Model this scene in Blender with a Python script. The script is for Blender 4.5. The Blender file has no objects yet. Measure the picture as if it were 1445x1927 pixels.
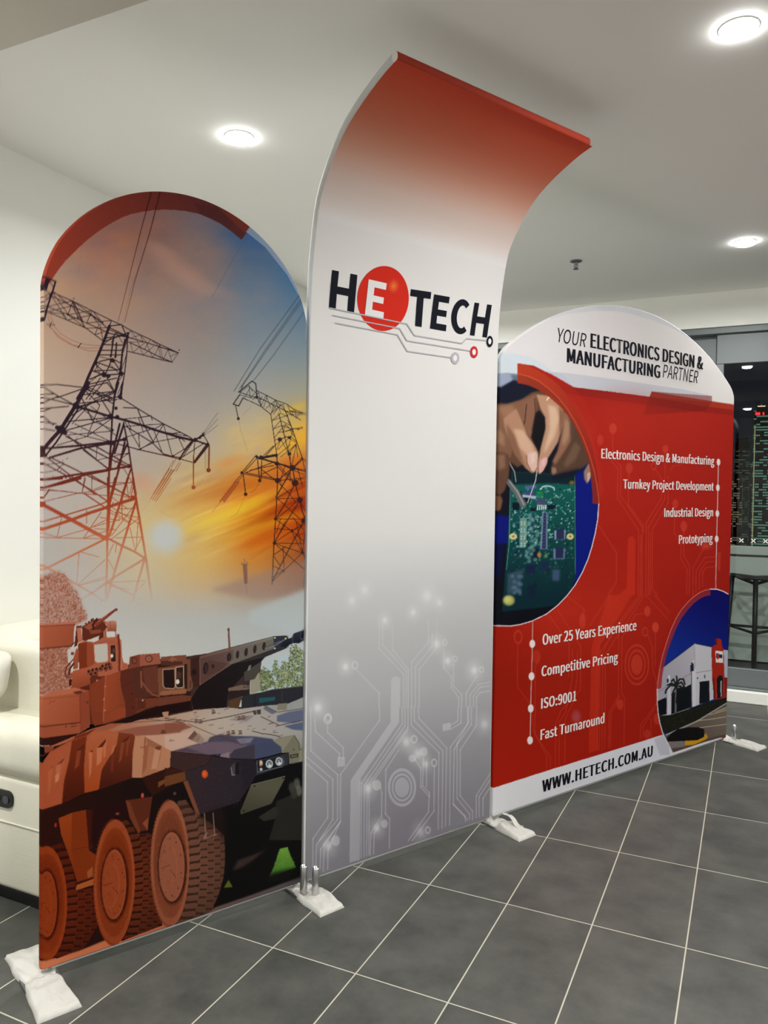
import bpy, bmesh, math, random
import numpy as np
from mathutils import Vector, Matrix

# ------------------------------------------------------------------ camera, world, light, exposure
SC = bpy.context.scene
COL = SC.collection
W_PX, H_PX = 1445.0, 1927.0
F_PX = 1451.85
CAM = np.array([0.0, 0.0, 1.46825])
YAW, PITCH, ROLL = -0.443025614, -0.0242440387, 0.0130893180

def cam_axes():
    y, p, r = YAW, PITCH, ROLL
    f = np.array([math.sin(y)*math.cos(p), math.cos(y)*math.cos(p), math.sin(p)])
    rt = np.array([math.cos(y), -math.sin(y), 0.0])
    up = np.cross(rt, f)
    c, s = math.cos(r), math.sin(r)
    return np.array([c*rt + s*up, -s*rt + c*up, f])
AX = cam_axes()

cam_data = bpy.data.cameras.new('camera')
cam_data.sensor_fit = 'HORIZONTAL'
cam_data.sensor_width = 36.0
cam_data.lens = F_PX / W_PX * 36.0
cam_data.clip_start = 0.02
cam_data.clip_end = 2000
cam = bpy.data.objects.new('camera', cam_data)
COL.objects.link(cam)
m = Matrix.Identity(4)
for i in range(3):
    m[i][0] = AX[0][i]; m[i][1] = AX[1][i]; m[i][2] = -AX[2][i]; m[i][3] = CAM[i]
cam.matrix_world = m
SC.camera = cam

world = bpy.data.worlds.new('night_sky')
SC.world = world
world.use_nodes = True
world.node_tree.nodes['Background'].inputs[0].default_value = (0.012, 0.016, 0.03, 1)
world.node_tree.nodes['Background'].inputs[1].default_value = 0.35

SC.view_settings.view_transform = 'Standard'
SC.view_settings.look = 'None'
SC.view_settings.gamma = 1.0
SC.view_settings.use_curve_mapping = False
SC.view_settings.exposure = 0.0
LAMP_W = 27.4            # every downlight
LAMP_COL = (1.0, 0.996, 0.982)
SC.cycles.max_bounces = 10
SC.cycles.diffuse_bounces = 6
SC.cycles.transparent_max_bounces = 12
SC.cycles.sample_clamp_indirect = 6.0
SC.cycles.caustics_reflective = False
SC.cycles.caustics_refractive = False

# ------------------------------------------------------------------ helpers
def tag(o, label=None, cat=None, group=None, kind=None):
    if label: o['label'] = label
    if cat: o['category'] = cat
    if group: o['group'] = group
    if kind: o['kind'] = kind
    return o

def empty(name, loc, label, cat, group=None, rz=0.0):
    o = bpy.data.objects.new(name, None)
    COL.objects.link(o)
    o.location = loc
    o.rotation_euler = (0, 0, rz)
    o.empty_display_size = 0.1
    return tag(o, label, cat, group)

def obj(name, me, mat=None, parent=None, loc=(0, 0, 0), smooth=False):
    if isinstance(me, bmesh.types.BMesh):
        bm = me
        bmesh.ops.recalc_face_normals(bm, faces=bm.faces[:])
        me = bpy.data.meshes.new(name)
        bm.to_mesh(me); bm.free()
    o = bpy.data.objects.new(name, me)
    COL.objects.link(o)
    if mat: me.materials.append(mat)
    if parent: o.parent = parent
    o.location = loc
    if smooth:
        me.polygons.foreach_set('use_smooth', np.ones(len(me.polygons), bool))
    return o

def bx(bm, x0, x1, y0, y1, z0, z1, bevel=0.0, seg=2):
    r = bmesh.ops.create_cube(bm, size=1.0)
    vs = r['verts']
    bmesh.ops.scale(bm, vec=(x1-x0, y1-y0, z1-z0), verts=vs)
    bmesh.ops.translate(bm, vec=((x0+x1)/2, (y0+y1)/2, (z0+z1)/2), verts=vs)
    if bevel > 0:
        es = list({e for v in vs for e in v.link_edges})
        bmesh.ops.bevel(bm, geom=es, offset=bevel, segments=seg, profile=0.5, affect='EDGES')
    return bm

def box_obj(name, x0, x1, y0, y1, z0, z1, mat, parent=None, bevel=0.0, seg=2, smooth=False):
    bm = bmesh.new(); bx(bm, x0, x1, y0, y1, z0, z1, bevel, seg)
    return obj(name, bm, mat, parent, smooth=smooth)

def tube(bm, path, r, n=12, closed=False, caps=True, r1=None):
    path = [Vector(p) for p in path]
    N = len(path); rings = []
    prev = None
    for i, p in enumerate(path):
        if closed: t = (path[(i+1) % N] - path[i-1]).normalized()
        else:
            a = path[max(i-1, 0)]; b = path[min(i+1, N-1)]
            t = (b - a).normalized()
        if prev is None:
            u = t.orthogonal().normalized()
        else:
            u = (prev - t * prev.dot(t)).normalized()
        prev = u
        v = t.cross(u)
        rr = r if r1 is None else r + (r1-r)*i/(N-1)
        rings.append([bm.verts.new(p + u*math.cos(2*math.pi*k/n)*rr + v*math.sin(2*math.pi*k/n)*rr) for k in range(n)])
    M = N if closed else N-1
    for i in range(M):
        A = rings[i]; B = rings[(i+1) % N]
        for k in range(n):
            bm.faces.new((A[k], A[(k+1) % n], B[(k+1) % n], B[k]))
    if caps and not closed:
        bm.faces.new(rings[0][::-1]); bm.faces.new(rings[-1])
    return bm

def tube_obj(name, path, r, mat, parent=None, n=12, **k):
    bm = bmesh.new(); tube(bm, path, r, n, **k)
    return obj(name, bm, mat, parent, smooth=True)

def lathe(bm, prof, n=32, c=(0, 0, 0)):
    rings = []
    for r, z in prof:
        if r < 1e-6: rings.append([bm.verts.new((c[0], c[1], c[2]+z))])
        else: rings.append([bm.verts.new((c[0]+r*math.cos(2*math.pi*k/n), c[1]+r*math.sin(2*math.pi*k/n), c[2]+z)) for k in range(n)])
    for A, B in zip(rings[:-1], rings[1:]):
        for k in range(n):
            k2 = (k+1) % n
            if len(A) == 1 and len(B) == 1: continue
            if len(A) == 1: bm.faces.new((A[0], B[k], B[k2]))
            elif len(B) == 1: bm.faces.new((A[k], A[k2], B[0]))
            else: bm.faces.new((A[k], A[k2], B[k2], B[k]))
    return bm

# materials ---------------------------------------------------------
def s2l(c):
    c = np.asarray(c, float)/255.0
    return np.where(c <= 0.04045, c/12.92, ((c+0.055)/1.055)**2.4)

def mat(name, rgb, rough=0.6, metal=0.0, noise=0.0, nscale=20.0, bump=0.0, bscale=60.0, spec=0.5, coat=0.0):
    mt = bpy.data.materials.new(name); mt.use_nodes = True
    nt = mt.node_tree; b = nt.nodes['Principled BSDF']
    lin = s2l(rgb)
    b.inputs['Base Color'].default_value = (*lin, 1)
    b.inputs['Roughness'].default_value = rough
    b.inputs['Metallic'].default_value = metal
    b.inputs['Specular IOR Level'].default_value = spec
    b.inputs['Coat Weight'].default_value = coat
    tc = nt.nodes.new('ShaderNodeTexCoord')
    if noise > 0:
        n = nt.nodes.new('ShaderNodeTexNoise'); n.inputs['Scale'].default_value = nscale; n.inputs['Detail'].default_value = 5
        nt.links.new(tc.outputs['Object'], n.inputs['Vector'])
        r = nt.nodes.new('ShaderNodeMapRange')
        r.inputs['From Min'].default_value = 0.3; r.inputs['From Max'].default_value = 0.7
        r.inputs['To Min'].default_value = 1-noise; r.inputs['To Max'].default_value = 1+noise
        nt.links.new(n.outputs['Fac'], r.inputs['Value'])
        mx = nt.nodes.new('ShaderNodeVectorMath'); mx.operation = 'SCALE'
        mx.inputs[0].default_value = tuple(lin)
        nt.links.new(r.outputs['Result'], mx.inputs['Scale'])
        nt.links.new(mx.outputs['Vector'], b.inputs['Base Color'])
    if bump > 0:
        n = nt.nodes.new('ShaderNodeTexNoise'); n.inputs['Scale'].default_value = bscale; n.inputs['Detail'].default_value = 4
        nt.links.new(tc.outputs['Object'], n.inputs['Vector'])
        bp = nt.nodes.new('ShaderNodeBump'); bp.inputs['Strength'].default_value = bump; bp.inputs['Distance'].default_value = 0.01
        nt.links.new(n.outputs['Fac'], bp.inputs['Height'])
        nt.links.new(bp.outputs['Normal'], b.inputs['Normal'])
    return mt

def emis(name, rgb, strength):
    mt = bpy.data.materials.new(name); mt.use_nodes = True
    nt = mt.node_tree; nt.nodes.remove(nt.nodes['Principled BSDF'])
    e = nt.nodes.new('ShaderNodeEmission')
    e.inputs[0].default_value = (*rgb, 1); e.inputs[1].default_value = strength
    nt.links.new(e.outputs[0], nt.nodes['Material Output'].inputs[0])
    return mt

M = {}
M['wall'] = mat('white_paint', (236, 236, 230), 0.75, bump=0.02, bscale=200)
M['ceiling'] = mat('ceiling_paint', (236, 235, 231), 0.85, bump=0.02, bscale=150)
M['bulkhead'] = mat('shade_dimmed_bulkhead_paint', (204, 199, 188), 0.85, bump=0.02, bscale=150)  # ceiling paint darkened to stand for the dimmer light on the bulkhead
M['alu'] = mat('satin_aluminium', (112, 118, 119), 0.5, 0.3, bump=0.01)
M['chrome'] = mat('brushed_steel_tube', (196, 196, 196), 0.25, 0.95, noise=0.03)
M['clear_hem'] = mat('pale_plastic_hem', (186, 188, 190), 0.35, 0.0)
M['cloth_wrap'] = mat('white_crumpled_cloth', (190, 188, 181), 0.8, bump=0.3, bscale=45)
M['leather'] = mat('white_leather', (218, 215, 198), 0.42, bump=0.08, bscale=120)
M['pillow'] = mat('pale_pillow_fabric', (206, 202, 190), 0.8, bump=0.05, bscale=200)
M['black'] = mat('black_plastic', (14, 14, 15), 0.4, noise=0.05)
M['dark_metal'] = mat('black_powder_coat', (16, 17, 18), 0.45, 0.2, noise=0.05)
M['button'] = mat('dark_grey_button', (60, 62, 66), 0.35, noise=0.03)
M['white_trim'] = mat('white_trim_paint', (232, 232, 226), 0.5, bump=0.01)
M['decal'] = mat('white_vinyl_decal', (240, 240, 240), 0.5, noise=0.01)
M['steel'] = mat('sprinkler_metal', (120, 122, 124), 0.35, 0.7, noise=0.05)
M['balcony'] = mat('balcony_tile', (72, 74, 71), 0.7, noise=0.1, nscale=8)
M['balustrade'] = mat('frosted_grey_panel', (206, 216, 208), 0.25, noise=0.04, nscale=3)
M['backing'] = mat('banner_back_fabric', (196, 196, 198), 0.8, bump=0.05, bscale=400)

def floor_mat():
    mt = bpy.data.materials.new('grey_porcelain_tile'); mt.use_nodes = True
    nt = mt.node_tree; b = nt.nodes['Principled BSDF']; L = nt.links.new
    tc = nt.nodes.new('ShaderNodeTexCoord'); sp = nt.nodes.new('ShaderNodeSeparateXYZ')
    L(tc.outputs['Object'], sp.inputs[0])
    def mth(op, a, bb=None):
        n = nt.nodes.new('ShaderNodeMath'); n.operation = op
        for i, v in enumerate((a, bb)):
            if v is None: continue
            if isinstance(v, (int, float)): n.inputs[i].default_value = v
            else: L(v, n.inputs[i])
        return n.outputs[0]
    def cell(o, size, off):
        u = mth('DIVIDE', mth('SUBTRACT', o, off), size)
        fl = mth('FLOOR', u); fr = mth('SUBTRACT', u, fl)
        d = mth('MULTIPLY', mth('MINIMUM', fr, mth('SUBTRACT', 1.0, fr)), size)
        return fl, d
    ix, dx = cell(sp.outputs[0], 0.3, -1.95714)
    iy, dy = cell(sp.outputs[1], 0.6, 1.46884)
    d = mth('MINIMUM', dx, dy)
    ed = nt.nodes.new('ShaderNodeMapRange'); ed.interpolation_type = 'SMOOTHSTEP'
    ed.inputs['From Min'].default_value = 0.0017; ed.inputs['From Max'].default_value = 0.0027
    L(d, ed.inputs['Value'])
    cb = nt.nodes.new('ShaderNodeCombineXYZ'); L(ix, cb.inputs[0]); L(iy, cb.inputs[1])
    wn = nt.nodes.new('ShaderNodeTexWhiteNoise'); wn.noise_dimensions = '3D'; L(cb.outputs[0], wn.inputs['Vector'])
    va = nt.nodes.new('ShaderNodeVectorMath'); va.operation = 'ADD'
    sc = nt.nodes.new('ShaderNodeVectorMath'); sc.operation = 'SCALE'; sc.inputs['Scale'].default_value = 7.0
    L(wn.outputs['Color'], sc.inputs[0]); L(tc.outputs['Object'], va.inputs[0]); L(sc.outputs[0], va.inputs[1])
    n1 = nt.nodes.new('ShaderNodeTexNoise'); n1.inputs['Scale'].default_value = 6; n1.inputs['Detail'].default_value = 8; n1.inputs['Roughness'].default_value = 0.62
    L(va.outputs[0], n1.inputs['Vector'])
    n2 = nt.nodes.new('ShaderNodeTexNoise'); n2.inputs['Scale'].default_value = 60; n2.inputs['Detail'].default_value = 3
    L(va.outputs[0], n2.inputs['Vector'])
    rp = nt.nodes.new('ShaderNodeValToRGB')
    rp.color_ramp.elements[0].position = 0.3; rp.color_ramp.elements[1].position = 0.72
    rp.color_ramp.elements[0].color = (*s2l((60, 61, 58)), 1)
    rp.color_ramp.elements[1].color = (*s2l((84, 84, 79)), 1)
    L(n1.outputs['Fac'], rp.inputs[0])
    hs = nt.nodes.new('ShaderNodeHueSaturation')
    v = mth('ADD', mth('MULTIPLY', wn.outputs['Value'], 0.08), mth('ADD', mth('MULTIPLY', n2.outputs['Fac'], 0.2), 0.86))
    L(v, hs.inputs['Value']); L(rp.outputs[0], hs.inputs['Color'])
    mx = nt.nodes.new('ShaderNodeMix'); mx.data_type = 'RGBA'
    L(ed.outputs[0], mx.inputs['Factor'])
    mx.inputs[6].default_value = (*s2l((178, 174, 158)), 1)
    L(hs.outputs[0], mx.inputs[7]); L(mx.outputs[2], b.inputs['Base Color'])
    b.inputs['Roughness'].default_value = 0.5
    b.inputs['Specular IOR Level'].default_value = 0.35
    bp = nt.nodes.new('ShaderNodeBump'); bp.inputs['Strength'].default_value = 0.3; bp.inputs['Distance'].default_value = 0.002
    L(ed.outputs[0], bp.inputs['Height']); L(bp.outputs[0], b.inputs['Normal'])
    return mt
M['floor'] = floor_mat()

def glass_mat():
    mt = bpy.data.materials.new('window_glass'); mt.use_nodes = True
    nt = mt.node_tree; nt.nodes.remove(nt.nodes['Principled BSDF'])
    t = nt.nodes.new('ShaderNodeBsdfTransparent'); t.inputs[0].default_value = (0.86, 0.9, 0.88, 1)
    g = nt.nodes.new('ShaderNodeBsdfGlossy'); g.inputs['Roughness'].default_value = 0.0
    fr = nt.nodes.new('ShaderNodeFresnel'); fr.inputs[0].default_value = 1.5
    mu = nt.nodes.new('ShaderNodeMath'); mu.operation = 'MULTIPLY'; mu.inputs[1].default_value = 1.2; mu.use_clamp = True
    mx = nt.nodes.new('ShaderNodeMixShader')
    nt.links.new(fr.outputs[0], mu.inputs[0]); nt.links.new(mu.outputs[0], mx.inputs[0])
    nt.links.new(t.outputs[0], mx.inputs[1]); nt.links.new(g.outputs[0], mx.inputs[2])
    nt.links.new(mx.outputs[0], nt.nodes['Material Output'].inputs[0])
    return mt
M['glass'] = glass_mat()

def print_mat():
    mt = bpy.data.materials.new('printed_stretch_fabric'); mt.use_nodes = True
    nt = mt.node_tree; b = nt.nodes['Principled BSDF']
    a = nt.nodes.new('ShaderNodeAttribute'); a.attribute_name = 'print'
    nt.links.new(a.outputs['Color'], b.inputs['Base Color'])
    b.inputs['Roughness'].default_value = 0.7
    b.inputs['Specular IOR Level'].default_value = 0.06
    tc = nt.nodes.new('ShaderNodeTexCoord')
    n = nt.nodes.new('ShaderNodeTexNoise'); n.inputs['Scale'].default_value = 3.0; n.inputs['Detail'].default_value = 3
    nt.links.new(tc.outputs['Object'], n.inputs['Vector'])
    bp = nt.nodes.new('ShaderNodeBump'); bp.inputs['Strength'].default_value = 0.12; bp.inputs['Distance'].default_value = 0.02
    nt.links.new(n.outputs['Fac'], bp.inputs['Height']); nt.links.new(bp.outputs[0], b.inputs['Normal'])
    return mt
M['print'] = print_mat()

# ------------------------------------------------------------------ room shell
XL, XR, YF, YB, ZC = -2.96, 2.6, -3.2, 6.08, 2.95
def shell():
    tag(box_obj('floor', XL-0.1, XR+0.1, YF-0.1, YB+0.06, -0.1, 0.0, M['floor']), kind='structure')
    tag(box_obj('ceiling', XL-0.1, XR+0.1, YF-0.1, YB+0.2, ZC, ZC+0.1, M['ceiling']), kind='structure')
    tag(box_obj('wall_left', XL-0.1, XL, YF-0.1, YB+0.2, 0, ZC, M['wall']), kind='structure')
    tag(box_obj('wall_right', XR, XR+0.1, YF-0.1, YB+0.2, 0, ZC, M['wall']), kind='structure')
    tag(box_obj('wall_front', XL, XR, YF-0.1, YF, 0, ZC, M['wall']), kind='structure')
    tag(box_obj('wall_back', XL, XR, YB, YB+0.2, 2.70, ZC, M['wall']), kind='structure')
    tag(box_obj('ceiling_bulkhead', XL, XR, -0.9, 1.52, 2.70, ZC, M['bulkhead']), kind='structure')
    tag(box_obj('trim_1', XL, XR, YB-0.02, YB+0.03, 0.0, 0.085, M['white_trim'], bevel=0.006), kind='structure')
shell()

# sliding glass doors in the back wall
def sliding_doors():
    d = empty('door_1', (0, 0, 0), None, None); tag(d, kind='structure')
    y0 = YB + 0.02
    bm = bmesh.new()
    bx(bm, XL, XR, y0, y0+0.14, 2.655, 2.70, 0.004)            # head
    bx(bm, XL, XR, y0+0.03, y0+0.16, 0.03, 0.10, 0.004)         # sill track
    bx(bm, XL, XR, y0+0.01, y0+0.05, 0.085, 0.10, 0.003)
    bx(bm, XL, XL+0.06, y0, y0+0.14, 0.1, 2.66, 0.004)
    bx(bm, XR-0.06, XR, y0, y0+0.14, 0.1, 2.66, 0.004)
    obj('door_frame', bm, M['alu'], d)
    spans = [(XL+0.06, -1.55, 0.09), (-1.60, -0.20, 0.09), (-0.245, 1.20, 0.035), (1.15, XR-0.06, 0.09)]
    for a, b_, dy in spans:
        ya, yb = y0+dy, y0+dy+0.035
        bm = bmesh.new()
        bx(bm, a, b_, ya, yb, 2.44, 2.655, 0.004)
        bx(bm, a, b_, ya, yb, 0.10, 0.235, 0.004)
        bx(bm, a, a+0.05, ya, yb, 0.235, 2.44, 0.004)
        bx(bm, b_-0.05, b_, ya, yb, 0.235, 2.44, 0.004)
        p = obj('sash', bm, M['alu'], d)
        g = bmesh.new()
        ym = (ya+yb)/2
        vs = [g.verts.new(v) for v in ((a+0.05, ym, 0.235), (b_-0.05, ym, 0.235), (b_-0.05, ym, 2.44), (a+0.05, ym, 2.44))]
        g.faces.new(vs)
        obj('glass_pane', g, M['glass'], p)
        k = 0
        x = a + 0.114
        while x < b_-0.08 and a < 1.0 and a > -2:                 # row of small x safety decals
            s = 0.013
            bm = bmesh.new()
            for sg in (1, -1):
                q = [(-s-0.004, -s*sg), (-s+0.004, -s*sg), (s+0.004, s*sg), (s-0.004, s*sg)]
                v3 = [bm.verts.new((x+u, ym-0.002, 1.161+w)) for u, w in q] + [bm.verts.new((x+u, ym-0.0005, 1.161+w)) for u, w in q]
                bm.faces.new(v3[:4]); bm.faces.new(v3[4:][::-1])
                for i in range(4): bm.faces.new((v3[i], v3[(i+1) % 4], v3[4+(i+1) % 4], v3[4+i]))
            obj('safety_decal', bm, M['decal'], p)
            x += 0.0785
sliding_doors()

# ------------------------------------------------------------------ ceiling downlights and sprinkler
M['lens'] = emis('downlight_lens', LAMP_COL, 34.0)
def downlight(x, y, label, z=ZC, power=1.0, spread=172):
    t = empty('ceiling_downlight', (x, y, z), label, 'ceiling light', 'round recessed ceiling downlights')
    bm = lathe(bmesh.new(), [(0.061, -0.0005), (0.061, -0.003), (0.058, -0.004), (0.055, -0.003), (0.055, -0.0005)], 40)
    obj('trim_ring', bm, M['white_trim'], t, smooth=True)
    bm = lathe(bmesh.new(), [(0.055, -0.003), (0.055, -0.012), (0.052, -0.017), (0.044, -0.020), (0.0, -0.021)], 40)
    obj('lens', bm, M['lens'], t, smooth=True)
    ld = bpy.data.lights.new('downlight_lamp', 'AREA')
    ld.shape = 'DISK'; ld.size = 0.088; ld.energy = LAMP_W*power; ld.color = LAMP_COL; ld.spread = math.radians(spread)
    lo = bpy.data.objects.new('downlight_lamp', ld); COL.objects.link(lo); lo.parent = t
    lo.location = (0, 0, -0.0225)
downlight(-1.962, 2.677, 'round lit ceiling downlight left of the curved banner top', power=0.56, spread=155)
downlight(-0.066, 2.701, 'bright round ceiling downlight in the upper right corner, nearest the viewer')
downlight(-0.061, 4.953, 'round lit ceiling downlight above the right arch banner, near the glass doors')
downlight(-1.962, 4.953, 'added round ceiling downlight hidden behind the curved banner top', power=1.6)  # unseen lamp added for more bounce light behind the banners
for (x, y, z, s) in ((-0.066, 0.6, 2.70, 'on the lowered bulkhead above the viewer'), (1.83, 2.70, ZC, 'right of the view, in the middle of the room'),  # out-of-view downlights added to bring up the room's brightness
                  (1.83, 4.953, ZC, 'right of the view, near the glass doors'), (-0.066, -1.6, ZC, 'behind the viewer, in the middle of the room'),
                  (1.83, 0.6, 2.70, 'on the lowered bulkhead right of the viewer'), (-1.962, 0.6, 2.70, 'on the lowered bulkhead left of the viewer'), (1.83, -1.6, ZC, 'behind the viewer on the right'), (-1.962, -1.6, ZC, 'behind the viewer on the left')):
    downlight(x, y, 'added round ceiling downlight ' + s, z, power=1.65 if x < -1 and z < 2.8 else 1.1 if z < 2.8 else (0.4 if y < 0 else 1.05))

def sprinkler(x, y):
    t = empty('fire_sprinkler', (x, y, ZC), 'small metal fire sprinkler head on the ceiling between the curved and right banners', 'sprinkler')
    bm = lathe(bmesh.new(), [(0.0, -0.0005), (0.038, -0.0005), (0.036, -0.006), (0.016, -0.010), (0.0, -0.010)], 28)
    obj('escutcheon', bm, M['steel'], t, smooth=True)
    bm = lathe(bmesh.new(), [(0.009, -0.008), (0.009, -0.022), (0.004, -0.026), (0.004, -0.05), (0.0, -0.05)], 16)
    for s in (-1, 1): tube(bm, [(s*0.008, 0, -0.02), (s*0.013, 0, -0.034), (s*0.003, 0, -0.05)], 0.0022, 8)
    obj('stem', bm, M['steel'], t, smooth=True)
    bm = lathe(bmesh.new(), [(0.0, -0.049), (0.017, -0.050), (0.017, -0.053), (0.0, -0.054)], 20)
    obj('deflector', bm, M['steel'], t)
sprinkler(-1.027, 4.943)

# ------------------------------------------------------------------ printed artwork: a small rasteriser for the banner prints
class Art:
    """Canvas in picture coordinates (x0..x1, y0..y1), k samples per unit; colours 0-255 display values."""
    def __init__(self, x0, y0, x1, y1, k=2):
        self.x0, self.y0, self.k = x0, y0, k
        self.w, self.h = int((x1-x0)*k), int((y1-y0)*k)
        self.img = np.zeros((self.h, self.w, 3), np.float32)
    def T(self, x0, y0, s):
        return lambda pts: [(x0+a*s, y0+b*s) for a, b in pts]
    def box(self, xa, ya, xb, yb):
        k = self.k
        i0 = max(0, int((xa-self.x0)*k)-1); i1 = min(self.w, int((xb-self.x0)*k)+2)
        j0 = max(0, int((ya-self.y0)*k)-1); j1 = min(self.h, int((yb-self.y0)*k)+2)
        if i1 <= i0 or j1 <= j0: return None
        X = (np.arange(i0, i1)+0.5)/k+self.x0; Y = (np.arange(j0, j1)+0.5)/k+self.y0
        return i0, i1, j0, j1, X[None, :], Y[:, None]
    def put(self, b, mask, col, a):
        i0, i1, j0, j1, X, Y = b
        if callable(col): c = col(X+0*Y, Y+0*X)
        else: c = np.asarray(col, np.float32)
        al = (mask*a)[..., None] if not callable(a) else (mask*a(X+0*Y, Y+0*X))[..., None]
        reg = self.img[j0:j1, i0:i1]
        reg += (c-reg)*al.astype(np.float32)
    @staticmethod
    def blur(m, r):
        if r < 0.5: return m
        n = int(r*2.5)+1; t = np.arange(-n, n+1); g = np.exp(-t*t/(2*r*r)); g /= g.sum()
        m = np.apply_along_axis(lambda v: np.convolve(v, g, 'same'), 0, m)
        return np.apply_along_axis(lambda v: np.convolve(v, g, 'same'), 1, m)
    def inside(self, b, pts):
        i0, i1, j0, j1, X, Y = b
        ins = np.zeros((j1-j0, i1-i0), bool)
        n = len(pts)
        for q in range(n):
            (xa, ya), (xb, yb) = pts[q], pts[(q+1) % n]
            if ya == yb: continue
            cond = (Y > min(ya, yb)) & (Y <= max(ya, yb))
            xi = xa+(Y-ya)*(xb-xa)/(yb-ya)
            ins ^= cond & (X > xi)
        return ins.astype(np.float32)
    def poly(self, pts, col, a=1.0, soft=0.0, clip=None):
        xs = [p[0] for p in pts]; ys = [p[1] for p in pts]; mg = soft*3
        b = self.box(min(xs)-mg, min(ys)-mg, max(xs)+mg, max(ys)+mg)
        if b is None: return
        mk = self.inside(b, pts)
        if soft: mk = self.blur(mk, soft*self.k)
        if clip is not None: mk = mk*self.inside(b, clip)
        self.put(b, mk, col, a)
    def line(self, pts, w, col, a=1.0, soft=0.0, clip=None, w1=None):
        n = len(pts)-1
        for q in range(n):
            (xa, ya), (xb, yb) = pts[q], pts[q+1]
            wa = w if w1 is None else w+(w1-w)*q/n
            wb = w if w1 is None else w+(w1-w)*(q+1)/n
            r = max(wa, wb)/2+1+soft
            b = self.box(min(xa, xb)-r, min(ya, yb)-r, max(xa, xb)+r, max(ya, yb)+r)
            if b is None: continue
            X, Y = b[4], b[5]
            dx, dy = xb-xa, yb-ya; L2 = dx*dx+dy*dy+1e-9
            t = np.clip(((X-xa)*dx+(Y-ya)*dy)/L2, 0, 1)
            d = np.hypot(X-xa-t*dx, Y-ya-t*dy)
            fe = 0.5/self.k+soft
            hw = (wa+(wb-wa)*t)/2
            mk = np.clip((hw+fe-d)/(2*fe), 0, 1)*np.minimum(1, hw*2*self.k/1.6)
            if clip is not None: mk = mk*self.inside(b, clip)
            self.put(b, mk, col, a)
    def ell(self, cx, cy, rx, ry, col, a=1.0, soft=0.0, rot=0.0, ring=None, clip=None):
        R = max(rx, ry)*(1+soft)+1
        b = self.box(cx-R, cy-R, cx+R, cy+R)
        if b is None: return
        X, Y = b[4]-cx, b[5]-cy
        c, s = math.cos(rot), math.sin(rot)
        d = np.sqrt(((X*c+Y*s)/rx)**2+((-X*s+Y*c)/ry)**2)
        fe = max(soft, 0.5/self.k/min(rx, ry))
        mk = np.clip((1+fe-d)/(2*fe), 0, 1)
        if soft > 0.3: mk = mk*mk*(3-2*mk)
        if ring: mk = mk*np.clip((d-(1-ring)+fe)/(2*fe), 0, 1)
        if clip is not None: mk = mk*self.inside(b, clip)
        self.put(b, mk, col, a)
    def sample(self, x, y):
        im = self.img
        u = np.clip((x-self.x0)*self.k-0.5, 0, self.w-1.001); v = np.clip((y-self.y0)*self.k-0.5, 0, self.h-1.001)
        i = u.astype(int); j = v.astype(int); fu = (u-i)[..., None]; fv = (v-j)[..., None]
        return (im[j, i]*(1-fu)+im[j, i+1]*fu)*(1-fv)+(im[j+1, i]*(1-fu)+im[j+1, i+1]*fu)*fv

def grid_col(xs, ys, tab):
    """smooth colour field through a table of colours (rows ys, columns xs)"""
    tab = np.asarray(tab, float); xs = np.asarray(xs, float); ys = np.asarray(ys, float)
    def f(X, Y):
        iy = np.clip(np.searchsorted(ys, Y)-1, 0, len(ys)-2); ix = np.clip(np.searchsorted(xs, X)-1, 0, len(xs)-2)
        fy = np.clip((Y-ys[iy])/(ys[iy+1]-ys[iy]), 0, 1); fx = np.clip((X-xs[ix])/(xs[ix+1]-xs[ix]), 0, 1)
        fx = (fx*fx*(3-2*fx)*0.5+fx*0.5)[..., None]; fy = fy[..., None]
        return (tab[iy, ix]*(1-fx)+tab[iy, ix+1]*fx)*(1-fy)+(tab[iy+1, ix]*(1-fx)+tab[iy+1, ix+1]*fx)*fy
    return f

def lin(p0, c0, p1, c1):
    c0 = np.asarray(c0, float); c1 = np.asarray(c1, float)
    dx, dy = p1[0]-p0[0], p1[1]-p0[1]; L2 = dx*dx+dy*dy
    def f(X, Y):
        t = np.clip(((X-p0[0])*dx+(Y-p0[1])*dy)/L2, 0, 1)[..., None]
        return c0*(1-t)+c1*t
    return f

_rs = np.random.RandomState(7)
_tab = _rs.rand(256, 256)
def vnoise(X, Y):
    i = np.floor(X).astype(int); j = np.floor(Y).astype(int); u = X-i; v = Y-j
    u = u*u*(3-2*u); v = v*v*(3-2*v)
    g = lambda a, b: _tab[a % 256, b % 256]
    return (g(i, j)*(1-u)+g(i+1, j)*u)*(1-v)+(g(i, j+1)*(1-u)+g(i+1, j+1)*u)*v
def fbm(X, Y, o=4):
    r = 0; a = 0.5; t = 0
    for q in range(o):
        r = r+a*vnoise(X*2**q+17*q, Y*2**q+31*q); t += a; a *= 0.5
    return r/t

def foliage(A, region, cols, n, r, seed, sx=1.0, a=0.85):
    rnd = random.Random(seed)
    xs = [p[0] for p in region]; ys = [p[1] for p in region]
    def ins(x, y):
        c = False
        for q in range(len(region)):
            (xa, ya), (xb, yb) = region[q], region[(q+1) % len(region)]
            if (ya > y) != (yb > y) and x < xa+(y-ya)*(xb-xa)/(yb-ya): c = not c
        return c
    for _ in range(n):
        x = rnd.uniform(min(xs)-1, max(xs)+2); y = rnd.uniform(min(ys)-1, max(ys)+2)
        if not ins(x+rnd.gauss(0, 1.5), y+rnd.gauss(0, 1.5)): continue
        rr = r*rnd.uniform(0.5, 1.4)
        A.ell(x, y, rr*sx, rr, rnd.choice(cols), a, rot=rnd.uniform(0, 3))

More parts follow.
